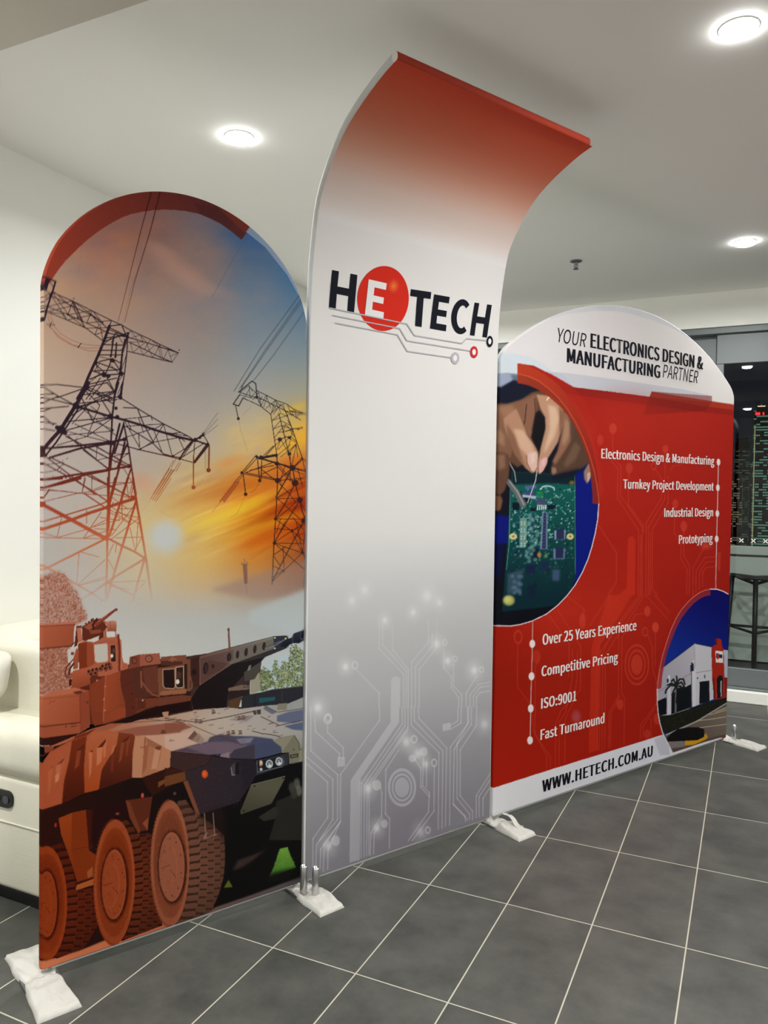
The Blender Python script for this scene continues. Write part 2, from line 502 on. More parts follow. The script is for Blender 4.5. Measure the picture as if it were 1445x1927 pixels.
# ================================================== left arch banner: pylons at sunset above an armoured vehicle
def art_left():
    A = Art(56, 340, 604, 1850)
    T = A.T
    sx = [80, 180, 280, 380, 480, 580]
    sy = [350, 400, 440, 500, 560, 620, 680, 740, 800, 850, 880, 905, 940, 980, 1020, 1060, 1100, 1130, 1165, 1240, 1320]
    sky = [
     [(160,104,86),(152,98,82),(140,98,90),(116,104,116),(60,94,142),(48,98,152)],
     [(160,106,88),(150,98,84),(140,98,92),(118,108,120),(62,96,144),(50,100,154)],
     [(160,112,94),(152,102,88),(140,100,90),(118,110,120),(58,98,150),(50,100,154)],
     [(162,130,110),(158,116,100),(150,114,102),(140,118,114),(92,114,142),(52,104,156)],
     [(166,136,116),(160,130,112),(157,128,114),(144,128,126),(114,128,146),(84,118,150)],
     [(170,142,122),(168,140,122),(160,136,124),(147,134,132),(126,138,150),(110,132,150)],
     [(174,150,130),(170,145,128),(162,144,134),(152,144,140),(142,150,154),(134,146,150)],
     [(176,156,140),(172,150,136),(166,152,144),(160,152,148),(162,160,154),(162,158,138)],
     [(175,158,148),(172,156,146),(170,157,148),(170,160,150),(190,172,138),(214,170,74)],
     [(174,161,152),(173,160,152),(173,160,150),(182,168,144),(206,172,112),(216,154,52)],
     [(175,163,155),(174,162,154),(174,160,146),(192,166,122),(206,148,74),(200,108,30)],
     [(176,164,158),(176,165,156),(180,163,146),(198,160,104),(204,126,44),(188,80,18)],
     [(176,166,160),(178,166,158),(188,160,122),(206,152,76),(202,112,28),(168,62,14)],
     [(176,168,160),(180,166,152),(196,172,128),(220,168,58),(206,124,24),(176,70,14)],
     [(174,168,162),(180,168,156),(192,180,156),(210,168,84),(202,118,26),(158,70,24)],
     [(176,170,164),(180,170,160),(190,176,150),(206,164,92),(194,128,58),(148,84,50)],
     [(178,172,168),(182,174,166),(188,176,156),(194,166,128),(178,142,108),(138,104,86)],
     [(180,176,172),(182,177,172),(184,177,166),(186,174,156),(172,158,142),(160,146,136)],
     [(184,182,178),(184,182,178),(182,181,177),(180,180,177),(176,178,177),(178,182,182)],
     [(198,194,186),(198,194,186),(194,192,186),(188,190,188),(184,190,190),(184,194,198)],
     [(196,190,176),(196,190,176),(190,188,180),(186,188,186),(180,190,194),(176,192,202)]]
    f = grid_col(sx, sy, sky)
    b = A.box(56, 340, 604, 1330)
    A.put(b, np.ones((b[3]-b[2], b[1]-b[0]), np.float32), f, 1.0)
    # clouds and sunset streaks
    X = b[4]+0*b[5]; Y = b[5]+0*b[4]
    n = fbm(X/60+Y/150, Y/34, 5)
    w = np.clip((n-0.5)*3.2, -1, 1)*np.clip((Y-380)/60, 0, 1)*np.clip((700-Y)/260, 0, 1)
    A.img[b[2]:b[3], b[0]:b[1]] += (w[..., None]*np.array([14, 4, -4])).astype(np.float32)
    A.ell(330, 500, 44, 16, (184,138,120), .55, 0.95, rot=0.6)
    A.ell(360, 528, 32, 13, (178,138,122), .5, 0.95, rot=0.5)
    A.ell(300, 470, 24, 10, (176,130,114), .5, 0.95, rot=0.4)
    A.ell(395, 545, 40, 10, (166,140,134), .4, 0.95, rot=0.25)
    n2 = fbm((X+Y*0.4)/90, (Y+X*0.42)/11, 4)
    band = np.clip((X-300)/70, 0, 1)*np.clip((Y-880)/30, 0, 1)*np.clip((1060-Y)/60, 0, 1)
    A.img[b[2]:b[3], b[0]:b[1]] += (((n2-0.5)*2.4*band)[..., None]*np.array([34, 42, 16])).astype(np.float32)
    n3 = fbm((X+Y*0.2)/50, (Y+X*0.3)/20, 4)
    band = np.clip((X-390)/60, 0, 1)*np.clip((Y-770)/30, 0, 1)*np.clip((900-Y)/40, 0, 1)
    A.img[b[2]:b[3], b[0]:b[1]] += (((n3-0.5)*2.0*band)[..., None]*np.array([20, 10, -20])).astype(np.float32)
    A.ell(265, 905, 18, 14, (196,140,116), .6, .9); A.ell(282, 918, 14, 14, (196,148,118), .6, .9)
    for (x, y, rx, ry, c, a) in ((440,962,66,9,(232,190,40),.75),(400,985,70,8,(236,196,60),.65),(470,945,50,6,(226,176,50),.5),(510,985,60,6,(216,146,24),.6),
                                 (360,940,50,18,(200,140,60),.5),(470,905,90,18,(196,104,26),.6),(520,1005,60,14,(196,84,14),.6),(430,1010,50,8,(214,150,40),.5),
                                 (430,870,24,8,(206,140,84),.6),(550,770,26,6,(220,176,60),.6),(552,870,30,9,(206,96,24),.5)):
        A.ell(x, y, rx, ry, c, a, .95, rot=-0.36)
    A.ell(312, 1008, 95, 80, (206,186,138), .5, .98)
    A.ell(312, 1010, 30, 29, (188,190,186), 1, .55)
    A.poly([(395,1110),(470,1085),(520,1070),(580,1050),(580,1120),(480,1128)], (150,122,112), .55, 4)
    A.poly([(470,1150),(575,1108),(590,1108),(590,1200),(470,1175)], (178,188,190), .8, 4)
    # red arc at the top and the pale rim right of it
    T1 = T(0, 340, .41522)
    outer = [(150,440),(170,340),(255,270),(310,205),(420,110),(560,40),(700,20),(850,30),(960,70),(1060,130),(1140,205)]
    inner = [(1095,268),(1050,232),(1000,195),(950,170),(900,150),(850,139),(800,133),(750,131),(700,133),(650,140),(600,150),(550,168),(500,195),(450,227),(400,265),(350,310),(300,360),(268,400),(240,440),(225,465),(150,465)]
    A.poly(T1(outer+inner), lin((95,480), (134,48,32), (460,420), (84,38,38)), .96)
    A.poly(T1([(990,125),(1060,115),(1140,205),(1112,240),(1060,190)]), (118,48,36), .8)
    A.poly(T1([(985,125),(880,100),(905,150),(1000,195),(1040,222),(1060,185)]), (76,36,40), .55)
    A.poly(T1([(1138,200),(1240,280),(1330,400),(1395,560),(1400,640),(1388,640),(1375,560),(1300,425),(1200,300),(1115,232)]), (150,164,188), .8)
    A.poly(T1([(1388,560),(1400,560),(1400,720),(1386,720)]), (150,160,172), .5, 1)
    # soft fold by the left edge
    # --- overhead wires
    wc = (44,24,34)
    wires = [([(686,50),(640,220),(585,440),(535,640)],3.6),([(726,50),(680,230),(610,460),(565,640)],3.6),([(700,160),(650,330),(590,500),(556,645)],1.5)]
    for p, w in wires: A.line(T1(p), w*.415*1.35, lin((280,360), (46,18,22), (225,610), (120,64,48)), .9, w1=w*.28)
    A.line(T1([(1120,250),(1060,350),(960,530)]), 0.7, (70,80,110), .8); A.line(T1([(375,280),(358,400),(352,440)]), 0.6, (120,80,70), .5)
    for p in ([(1360,515),(1180,760),(1060,955)], [(1372,525),(1200,770),(1085,945)], [(1378,532),(1215,760),(1095,935)], [(1392,575),(1240,790),(1150,905)]):
        A.line(T1(p), 0.95, (40,48,62), .9)
    R1 = T(70, 510, .19377); R2 = T(70, 720, .2353); R3 = T(70, 900, .19377); R4 = T(400, 700, .22837)
    def pc(X, Y):
        ks = np.array([500, 800, 850, 900, 960, 1010, 1060, 1150.])
        tab = np.array([(36,24,34),(38,24,34),(52,24,30),(96,34,24),(150,58,32),(176,84,52),(186,122,92),(190,160,144)], float)
        xb = np.clip((X-120)/130, 0, 1)*22
        Yk = Y+xb*np.clip((Y-840)/60, 0, 1)
        return np.stack([np.interp(Yk, ks, tab[:, q]) for q in range(3)], -1)
    def pa(X, Y): return np.interp(Y, [500, 1040, 1100, 1150], [.97, .95, .7, .1])
    def L(R, s, items, w):
        for p in items: A.line(R([(x if x > 62 else 25, y) for x, y in p]), w*s, pc, pa)
    def node(R, s, items):
        for x, y, r in items: A.ell(R([(x, y)])[0][0], R([(x, y)])[0][1], r*s*.78, r*s*.78, pc, .97)
    s1 = .19377
    # upper cross-arm and mast (coordinates of the first crop)
    L(R1, s1, [[(100,75),(60,230),(55,300)],[(105,90),(80,180)]], 30)
    L(R1, s1, [[(75,60),(178,102)],[(178,102),(160,165),(140,225),(100,345),(70,470),(55,540)],[(60,395),(100,395)]], 17)
    L(R1, s1, [[(100,75),(160,160)],[(120,85),(90,170)],[(75,180),(145,235)],[(80,240),(140,210)],[(60,330),(120,345)],[(60,240),(110,260)],[(65,300),(130,250)],[(60,400),(100,330)]], 8)
    node(R1, s1, [(130,240,20),(85,390,22),(145,210,14),(300,422,16),(355,267,9),(1378,768,8),(340,292,12),(525,430,11)])
    L(R1, s1, [[(140,205),(340,290),(530,385),(720,480),(820,525),(905,575),(1000,620),(1100,665),(1190,712),(1370,795)],
               [(110,400),(290,475),(475,555),(640,680)],[(100,345),(300,425),(480,505),(670,590)],[(145,245),(340,340),(530,430),(690,560)],
               [(690,565),(870,640),(1060,695),(1270,762),(1370,795)],[(890,690),(1040,760),(1180,830),(1310,885)],[(880,780),(1030,815),(1120,840),(1220,865),(1310,885)]], 9)
    L(R1, s1, [[(100,345),(340,290)],[(100,395),(335,340)],[(145,205),(300,420)],[(145,250),(290,475)],[(160,200),(330,345)],[(345,295),(300,420)],[(345,295),(460,540)],[(360,310),(440,480)],
               [(340,290),(640,500)],[(300,425),(530,385)],[(290,475),(525,430)],[(300,425),(460,545)],[(340,345),(470,555)],[(400,465),(340,300)],[(480,505),(530,390)],[(480,505),(720,480)],[(475,555),(700,550)],
               [(530,430),(600,520),(560,620)],[(540,390),(640,510)],[(110,400),(240,415),(290,475)],[(610,520),(640,680)],[(560,620),(660,585)],[(720,480),(690,570)],[(720,480),(700,560)]], 6.5)
    L(R1, s1, [[(905,575),(880,640)],[(905,575),(960,650)],[(1000,620),(895,655)],[(1000,620),(1030,690),(900,690)],[(1000,620),(1060,690)],[(1100,665),(1040,760)],[(1100,665),(1190,735)],[(1190,712),(1220,860)],[(1190,712),(1150,800),(1120,840)],
               [(1270,762),(1220,865)],[(1270,762),(1310,885)],[(1370,795),(1310,885)],[(1370,795),(1290,830)],[(905,700),(930,790),(1040,700)],[(960,650),(1030,815)],[(1030,815),(1130,730)],[(1120,840),(1060,700)],[(1200,850),(1180,740),(1290,760)]], 4.2)
    # mast
    L(R1, s1, [[(700,535),(660,650),(600,800),(560,890),(500,1020),(455,1130),(390,1239)]], 27)
    L(R1, s1, [[(885,600),(860,680),(830,760),(810,980),(770,1100),(745,1239)]], 17)
    L(R1, s1, [[(880,640),(870,800),(850,980),(830,1100),(815,1239)],[(850,660),(820,830),(800,990)]], 11)
    L(R1, s1, [[(700,535),(820,520)],[(820,525),(870,640)],[(700,550),(890,640)],[(660,650),(880,625)],[(680,600),(860,640)],[(640,690),(880,600)],[(650,715),(830,720)],[(625,770),(820,770)],[(610,815),(820,815)],
               [(600,880),(730,850),(800,890)],[(590,890),(780,960)],[(550,970),(800,960)],[(540,970),(650,1010),(800,1000)],[(560,900),(680,1010)],[(720,870),(660,1010)],[(740,870),(800,960)],[(510,1050),(640,1000)],[(500,1100),(770,1040)],[(520,1050),(640,990)],[(680,1040),(750,1170)],[(700,1010),(800,1000)],
               [(460,1200),(740,1170)],[(470,1150),(720,1239)],[(560,1239),(750,1170)]], 11)
    L(R1, s1, [[(740,660),(715,830)],[(770,700),(760,840)]], 15)
    L(R1, s1, [[(760,600),(720,700)],[(770,600),(830,700)],[(640,720),(770,600)],[(600,830),(720,860)],[(820,830),(870,690)],[(820,960),(870,800)],[(770,1100),(850,980)],[(780,1200),(840,1050)],[(560,890),(610,1000)],[(610,890),(560,960)],[(700,900),(790,990)],[(510,1080),(600,1010)]], 6)
    node(R1, s1, [(700,545,20),(715,828,14),(758,834,14),(735,870,26),(650,1008,34),(690,1020,28),(815,995,30),(570,890,24),(480,1125,34),(750,1170,20),(800,1220,24),(720,868,22)])
    for k in range(9): A.line(R1([(610-k*16+2,1040+k*24),(604-k*16,1052+k*24)]), 2.2, pc, .9); A.line(R1([(660-k*18,1060+k*22),(654-k*18,1072+k*22)]), 2.2, pc, .9)
    # sagging jumper wires
    for p in ([(100,420),(130,540),(200,640),(300,700),(400,745),(500,775),(600,775)], [(125,420),(170,540),(230,610),(320,665),(420,705),(520,720),(630,725)], [(100,520),(220,640),(340,715),(480,750),(610,745)]):
        A.line(R1(p), 0.85, (130,62,48), .9)
    L(R1, s1, [[(90,515),(170,525)],[(120,545),(140,495)],[(420,705),(400,745)],[(395,740),(430,700)]], 6)
    # second crop: the main cross-arms
    s2 = .2353
    L(R2, s2, [[(410,0),(390,40),(310,180),(240,290),(185,380),(120,450),(40,560)]], 30)
    L(R2, s2, [[(340,190),(250,330),(150,480),(70,580)],[(300,200),(210,330)]], 14)
    L(R2, s2, [[(650,0),(620,100),(600,270),(590,480)],[(685,0),(660,120)]], 15)
    L(R2, s2, [[(300,190),(400,215),(580,270),(700,300),(850,345),(930,375),(1130,435),(1240,460)]], 19)
    L(R2, s2, [[(45,20),(160,15),(360,38)],[(45,20),(170,110),(300,180)],[(45,115),(140,140),(280,175)],[(45,210),(250,190)],[(390,40),(160,120)],[(45,95),(140,90),(170,110)],[(45,180),(80,145),(170,110)],[(45,240),(120,200)],[(45,250),(130,340)],[(45,365),(140,385)],[(45,310),(150,330)],[(390,40),(560,0)],[(45,310),(60,250)]], 9)
    L(R2, s2, [[(340,165),(640,135)],[(330,190),(660,110)],[(250,310),(580,280)],[(220,385),(580,285)],[(400,50),(610,170)],[(380,60),(500,180)],[(620,80),(480,140),(340,200)],[(560,0),(620,80)],[(410,40),(620,130)],[(360,130),(440,300)],[(280,260),(440,160)],[(510,130),(600,270)]], 9)
    L(R2, s2, [[(350,200),(640,430)],[(240,390),(590,480)],[(430,300),(590,370)],[(400,430),(590,290)],[(230,420),(580,390)],[(300,330),(580,470)],[(160,500),(400,430)],[(430,190),(560,290)],[(380,220),(280,330)],[(500,180),(400,430)]], 6)
    node(R2, s2, [(395,32,28),(310,185,36),(190,375,44),(160,360,24),(220,400,26),(585,270,28),(640,275,22),(665,120,22),(620,72,18),(630,205,18),(570,480,26),(610,490,18),(695,455,20),(600,380,16),(60,580,26),(50,550,20),(925,370,14),(855,350,12),(1140,440,16)])
    # right arm
    L(R2, s2, [[(680,130),(800,205),(890,260),(1010,330),(1140,395),(1210,430),(1260,465)],[(690,200),(800,205)],[(710,350),(920,480),(1010,570),(1080,590)],[(640,490),(830,540),(1010,580),(1140,610)],[(800,205),(850,330),(930,480)]], 8.5)
    L(R2, s2, [[(700,310),(830,540)],[(700,350),(850,340),(1010,330)],[(700,440),(920,370)],[(750,370),(720,300)],[(810,280),(850,400)],[(700,290),(810,280),(910,265)],[(930,375),(1010,330),(1080,590)],[(930,375),(1000,560)],[(1010,335),(920,480)],[(910,480),(1130,440)],[(910,480),(830,530)],
               [(1130,440),(1180,550)],[(1080,590),(1180,530),(1240,460)],[(1140,400),(1030,410),(860,350)],[(800,540),(930,480)],[(1180,470),(1130,430)],[(1160,600),(1250,470)],[(1140,610),(1340,480)],[(810,400),(820,530)],[(910,265),(920,300)],[(1040,400),(1210,430)],[(1010,580),(1160,600)]], 6)
    L(R2, s2, [[(1330,420),(1240,470),(1170,560),(1140,610)],[(1360,490),(1250,640)],[(1370,500),(1260,640)],[(1260,460),(1370,500)]], 13)
    L(R2, s2, [[(1140,610),(1250,640)],[(1330,420),(1360,470),(1370,500)],[(1250,640),(1250,600)],[(1260,465),(1250,610)],[(1320,400),(1330,430)],[(1300,430),(1340,400)]], 7)
    node(R2, s2, [(1265,458,22),(1300,440,15),(1330,418,13),(1085,590,16),(1140,608,16),(1365,490,14),(1250,640,9),(1370,700,22),(1250,838,20)])
    def wk(X, Y): return np.stack([np.interp(Y, [820, 900, 960], [a, b_, c]) for a, b_, c in ((70,150,190),(36,70,140),(26,30,80))], -1)
    A.line(R2([(1375,500),(1372,700)]), 3.0, wk); A.line(R2([(1250,640),(1248,840)]), 2.4, wk); A.line(R2([(1345,510),(1345,690)]), 0.8, wk, .7)
    for a_ in ((1090,620,930,892),(1110,610,960,892),(1135,635,950,892),(1150,640,990,885)): A.line(R2([a_[:2], (a_[0]-40,a_[1]+70)]), 1.0, wk, .8)
    for a_ in ((1055,690,930,890),(1075,695,950,892),(1090,700,970,892)): A.line(R2([a_[:2], a_[2:]]), 2.0, wk, .85)
    for k in range(4): A.line(R3([(1235-k*0+22*k,0),(1100+18*k,200+8*k)]), 1.5, (170,96,48), .75)
    A.line(R3([(1110,200),(1010,330)]), .8, (190,140,90), .5); A.line(R3([(1140,230),(1200,330),(1310,380)]), .8, (190,140,90), .5)
    A.line(R2([(1250,850),(1330,780)]), .8, (150,110,70), .6)
    for k in range(3): A.line(R2([(1330-30*0,400+14*k),(1445,240+50*k)]), 0.9, (90,84,84), .8)
    # lower legs
    L(R2, s2, [[(590,480),(575,700),(572,892)],[(700,480),(650,700),(600,892)],[(660,330),(590,620),(585,690)],[(690,340),(620,560)]], 17)
    L(R2, s2, [[(690,320),(730,520),(760,720),(790,892)],[(720,490),(640,680)],[(750,690),(680,892)]], 13)
    L(R2, s2, [[(45,530),(330,505),(590,475),(690,455)],[(100,600),(330,530),(580,485)],[(40,780),(250,745),(580,695),(740,670)],[(40,850),(390,735),(580,700)]], 17)
    L(R2, s2, [[(80,600),(460,892)],[(110,600),(580,830)],[(250,430),(570,695)],[(230,430),(560,600),(740,680)],[(470,510),(730,660)],[(60,630),(300,780),(440,870)],[(430,740),(700,892)],[(370,540),(570,690)]], 10)
    L(R2, s2, [[(45,660),(210,640)],[(45,725),(160,700),(210,645)],[(480,510),(470,620)],[(480,620),(740,560)],[(440,860),(590,800),(770,800)],[(610,570),(740,570)],[(640,600),(760,800)],[(620,640),(740,560)],[(380,750),(360,870)],[(440,740),(435,850)],[(90,855),(330,885)],[(760,810),(740,892)]], 5)
    node(R2, s2, [(575,692,22),(735,668,22),(590,480,24),(230,760,10),(420,725,18),(770,805,10),(700,455,18)])
    for k in range(7): A.line(R2([(360-k*38,370+k*62),(350-k*38,385+k*62)]), .8, pc, .7); A.line(R2([(320-k*26,455+k*50),(314-k*26,462+k*50)]), 1.4, pc, .7)
    s3 = s1
    L(R3, s3, [[(690,0),(690,300),(680,580)],[(760,0),(700,250),(690,480)]], 27)
    L(R3, s3, [[(880,0),(800,260),(720,500),(700,560)],[(930,0),(960,200),(1010,500),(1060,800),(1110,1170)],[(960,220),(890,450),(820,680),(730,980),(680,1160)]], 22)
    L(R3, s3, [[(45,15),(240,0)],[(45,100),(240,50),(420,0)]], 24)
    L(R3, s3, [[(60,240),(250,360),(400,440),(560,530),(680,590)]], 36)
    L(R3, s3, [[(45,505),(330,405),(500,340),(700,275),(940,200)]], 30)
    L(R3, s3, [[(45,430),(300,350),(600,260),(690,220)],[(60,240),(120,110)],[(340,0),(560,140),(690,230)],[(460,150),(660,285)],[(540,0),(700,75),(900,180)],[(45,330),(60,250)]], 13)
    L(R3, s3, [[(60,115),(250,125),(400,145),(680,170)],[(70,225),(420,140)],[(440,140),(530,130),(690,75),(920,40)],[(700,140),(900,190)],[(45,575),(640,588)],[(60,520),(200,575)],[(200,575),(500,490)],[(450,580),(620,330)],[(240,370),(195,565)],[(480,310),(480,440)],[(530,0),(530,120)],[(470,0),(435,140)]], 7)
    L(R3, s3, [[(700,300),(900,430)],[(720,280),(1000,450)],[(720,560),(960,240)],[(720,590),(1000,380)],[(540,470),(680,400)],[(480,490),(800,400)],[(460,580),(740,490)],[(700,330),(880,430)],[(830,170),(820,300),(830,400)],[(720,180),(880,300)],[(780,300),(970,290)],[(760,330),(990,385)],[(610,380),(800,410)],[(560,490),(760,500)],[(740,230),(700,310)],[(910,180),(940,50)],[(870,60),(890,200)],[(760,580),(1010,570)],[(1010,580),(950,700)],[(960,700),(980,420)],[(900,480),(950,690)]], 7)
    L(R3, s3, [[(640,600),(420,710),(100,870),(45,900)],[(45,830),(100,870),(400,1040),(520,1110),(640,1190)],[(680,590),(678,850),(665,1190)],[(700,590),(830,660),(940,710),(1050,780)],[(1030,790),(750,960),(540,1110),(390,1200)],[(1050,760),(980,1000),(930,1190)],[(720,1030),(940,1140)]], 21)
    L(R3, s3, [[(420,715),(600,765)],[(405,730),(385,1020)],[(660,790),(400,1030)],[(740,640),(690,750)],[(770,640),(760,720)],[(690,790),(745,890)],[(400,1040),(660,960)],[(430,1035),(650,985)],[(740,1010),(1050,995)],[(1040,1020),(960,1100)],[(720,1050),(900,1080)],[(680,1000),(730,1010)],[(640,1180),(600,1240)]], 8)
    node(R3, s3, [(65,245,22),(670,580,34),(640,590,20),(680,285,28),(930,190,30),(1040,775,22),(100,870,16),(410,1040,16),(700,1020,18),(340,400,20),(680,770,10)])
    # right-hand pylon
    s4 = .22837
    def qc(X, Y):
        ks = np.array([700, 790, 860, 1000, 1040, 1100, 1125.])
        tab = np.array([(40,38,44),(44,36,36),(46,32,32),(60,24,16),(56,34,34),(100,84,84),(140,120,112)], float)
        return np.stack([np.interp(Y, ks, tab[:, q]) for q in range(3)], -1)
    def qa(X, Y): return np.interp(Y, [700, 1060, 1095, 1125], [.95, .95, .8, .1])
    def Q(items, w):
        for p in items: A.line(R4(p), w*s4, qc, qa)
    def qn(items):
        for x, y, r in items: A.ell(R4([(x, y)])[0][0], R4([(x, y)])[0][1], r*s4, r*s4, qc, .96)
    Q([[(325,75),(355,95)],[(355,95),(365,200)],[(215,165),(325,75)],[(170,265),(215,280),(250,215)],[(170,265),(225,185)]], 9)
    Q([[(190,280),(212,385)]], 7)
    Q([[(215,165),(370,215),(400,285),(480,350)],[(365,155),(440,190),(515,230),(610,265),(665,305),(770,348)],[(250,215),(330,250),(410,290)],[(360,200),(480,260),(600,320)],[(600,320),(725,395)],[(640,320),(770,348)]], 6)
    Q([[(225,170),(300,110),(330,160)],[(260,215),(310,130),(370,180)],[(300,110),(310,215),(370,150)],[(330,230),(380,170),(400,280)],[(400,280),(440,190),(480,300)],[(440,300),(515,235),(560,330)],[(480,350),(515,230),(560,280)],[(480,340),(580,265),(600,330)],[(500,350),(560,265),(620,360)],[(620,280),(650,360),(670,310)],[(680,310),(690,380),(720,340)],[(600,320),(725,340)],[(620,350),(740,350)],[(410,200),(380,250)],[(450,200),(420,290)],[(340,215),(400,225)],[(480,260),(520,300)],[(230,190),(330,215)],[(540,250),(480,345)],[(250,110),(230,165)]], 4)
    Q([[(480,350),(510,560),(530,690)],[(600,320),(660,480),(740,710)],[(545,340),(630,680),(650,790)]], 6.5)
    Q([[(490,400),(560,340),(620,370)],[(490,400),(610,360)],[(500,470),(560,400),(640,440)],[(500,470),(570,440),(650,470)],[(510,540),(600,430),(660,490)],[(540,500),(640,480),(670,530)],[(510,560),(640,530),(690,570)],[(520,600),(600,530),(690,580)],[(560,550),(620,660),(690,590)],[(560,560),(530,640)],[(600,440),(580,500)],[(620,400),(660,470)],[(540,640),(630,540)],[(640,660),(690,590),(700,700)],[(530,690),(640,600)],[(560,700),(690,600)],[(570,440),(600,560)],[(660,480),(620,640)]], 4.5)
    Q([[(600,490),(660,470),(740,460)]], 8); Q([[(700,475),(740,455)]], 8)
    qn([(212,385,12),(553,556,17),(632,540,12),(632,675,16),(660,790,24),(530,755,18),(400,705,18),(365,700,12),(535,895,22),(680,915,28),(720,1055,25),(755,1225,26),(240,830,12),(388,895,14),(272,1008,15),(510,1410,15),(655,1308,12),(740,1490,13),(365,205,11),(735,715,10),(515,1212,10),(525,690,12),(495,690,11)])
    Q([[(370,705),(540,755),(660,790),(780,820)],[(380,715),(520,690)],[(400,705),(530,680)]], 13)
    Q([[(240,830),(360,685)],[(255,830),(375,700)],[(270,830),(510,740)],[(240,835),(535,895),(780,870)],[(270,830),(520,880)],[(310,810),(500,770)],[(420,690),(500,610)],[(440,690),(520,600)],[(400,800),(520,895)],[(410,840),(540,780)],[(500,740),(600,850)]], 6.5)
    Q([[(370,720),(388,890)],[(252,840),(272,1000)],[(405,720),(400,880)]], 8)
    def ins(X, Y): return np.stack([0*X+150, 0*X+66, 0*X+34], -1)
    for p in ([(185,905),(60,1070)],[(200,905),(85,1060)],[(215,910),(95,1070)]): A.line(R4(p), 2.4, ins, .9)
    A.line(R4([(60,1075),(0,1150)]), .8, (150,90,40), .7); A.line(R4([(240,840),(185,905)]), 1.2, qc); A.line(R4([(255,840),(205,910)]), 1.0, qc)
    A.line(R4([(270,1010),(240,1090),(200,1170),(140,1200)]), .7, (150,90,30), .6); A.line(R4([(390,900),(350,970),(310,995)]), .8, (110,60,30), .7)
    A.line(R4([(215,390),(235,490),(290,660)]), .6, (110,100,90), .7); A.line(R4([(250,355),(320,280)]), .6, (110,100,100), .6)
    Q([[(530,690),(535,895),(520,1210),(505,1420),(490,1750)]], 8)
    Q([[(680,915),(600,1080),(520,1210)],[(680,915),(740,1150),(770,1230)],[(720,1055),(540,1350),(505,1410)],[(755,1225),(650,1420),(490,1730)],[(740,715),(780,745)],[(735,715),(660,790)],[(660,790),(535,895)],[(660,790),(680,915)]], 8.5)
    Q([[(740,715),(780,900)],[(690,900),(780,860)],[(560,760),(780,860)],[(540,760),(680,920)],[(600,760),(560,890)],[(640,700),(640,900)],[(650,800),(520,1030)],[(640,830),(530,1020)],[(690,590),(650,790)],[(740,720),(600,860)],[(700,790),(740,940)],[(680,930),(780,900)],[(610,870),(680,920)],[(540,910),(630,1000),(690,1080)],[(525,1040),(660,960)],[(530,1045),(740,1040)],[(530,1040),(720,1210)],[(525,1215),(690,1070)],[(520,1212),(770,1212)],[(520,1212),(650,1310)],[(655,1308),(770,1230)],[(505,1410),(650,1310),(780,1250)],[(505,1410),(780,1415)],[(505,1412),(740,1490),(780,1500)],[(655,1308),(780,1420)],[(720,1070),(780,1180)],[(650,1310),(740,1490)],[(690,1240),(740,1480)],[(770,1250),(740,1490)],[(500,1510),(600,1440)],[(505,1520),(560,1600)],[(530,1430),(760,1630)],[(740,1490),(490,1730)],[(580,1440),(590,1650)],[(500,1600),(590,1640)],[(495,1690),(590,1630)],[(525,1330),(560,1210)],[(510,1290),(640,1300)],[(750,1500),(770,1620)],[(560,890),(570,960)],[(600,1230),(540,1350)],[(660,1200),(770,1320)]], 5.5)
    A.line(R4([(775,1500),(745,1780)]), 1.6, (110,90,90), .5)
    A.poly(R4([(248,1590),(285,1590),(288,1740),(262,1750)]), (124,88,76), .9, .4); A.line(R4([(275,1745),(282,1830)]), 1.6, (140,112,100), .6)
    for p in ([(235,1585),(295,1585)],[(240,1570),(255,1590)],[(262,1540),(265,1590)],[(285,1565),(275,1590)]): A.line(R4(p), 1.2, (118,84,74), .9)
    A.line(R4([(300,1550),(400,1490),(500,1380)]), .8, (150,90,50), .5)
    # ------------------------------------------------ vehicle
    V1 = T(70, 1120, .18685); V2 = T(310, 1160, .18685); V3 = T(70, 1340, .18685); V4 = T(310, 1340, .18685); V5 = T(70, 1480, .18685); V6 = T(270, 1490, .21453)
    P = A.poly
    # tree on the left and pines on the right
    fl = [(150,88,68),(130,66,48),(186,140,120),(166,106,86),(138,76,56),(178,124,104),(120,56,40),(196,160,144)]
    tr = V1([(40,-170),(90,-190),(150,-230),(200,-240),(270,-210),(330,-120),(400,-30),(430,60),(500,200),(470,250),(400,295),(30,300)])
    P(tr, (158,100,80), .5, 4)
    rnd = random.Random(2)
    for _ in range(60):
        a_ = rnd.uniform(0, 1); q = V1([(40+460*a_, -230+rnd.uniform(0, 80)+480*a_*a_)])[0]; A.ell(q[0]+rnd.uniform(-8, 5), q[1]+rnd.uniform(-6, 8), rnd.uniform(2, 5), rnd.uniform(2, 4), rnd.choice(fl), .35, .9)
    foliage(A, tr, fl, 4200, .95, 3, 1.0, .7)
    tr = V1([(30,520),(330,520),(340,930),(180,975),(30,1010)])
    P(tr, (150,92,72), .9, 1); foliage(A, tr, fl, 3600, .95, 5, 1.0, .7)
    P(V2([(960,545),(1000,500),(1400,300),(1410,720),(965,760)]), (178,194,202), 1, 3)
    pl = [(118,128,84),(88,102,72),(156,160,108),(70,84,64),(134,142,92),(104,116,78)]
    for reg, n, sd in (([(955,560),(1000,505),(1050,560),(1090,600),(1110,700),(965,755)],420,1),([(1080,560),(1110,430),(1125,430),(1160,580),(1140,640)],120,2),([(1140,580),(1200,450),(1240,470),(1275,300),(1330,285),(1345,330),(1400,340),(1410,715),(1100,740),(1120,660)],900,4)):
        foliage(A, V2(reg), pl, n*2, 1.5, sd, .8)
    # dark mass under the hull first
    P(V3([(40,985),(960,650),(1340,555),(1500,500)])+V4([(210,640),(910,620),(1395,490),(1395,1290)])+[(580,1660),(430,1720),(76,1800)], lin((80,1600), (44,14,8), (420,1560), (14,13,13)))
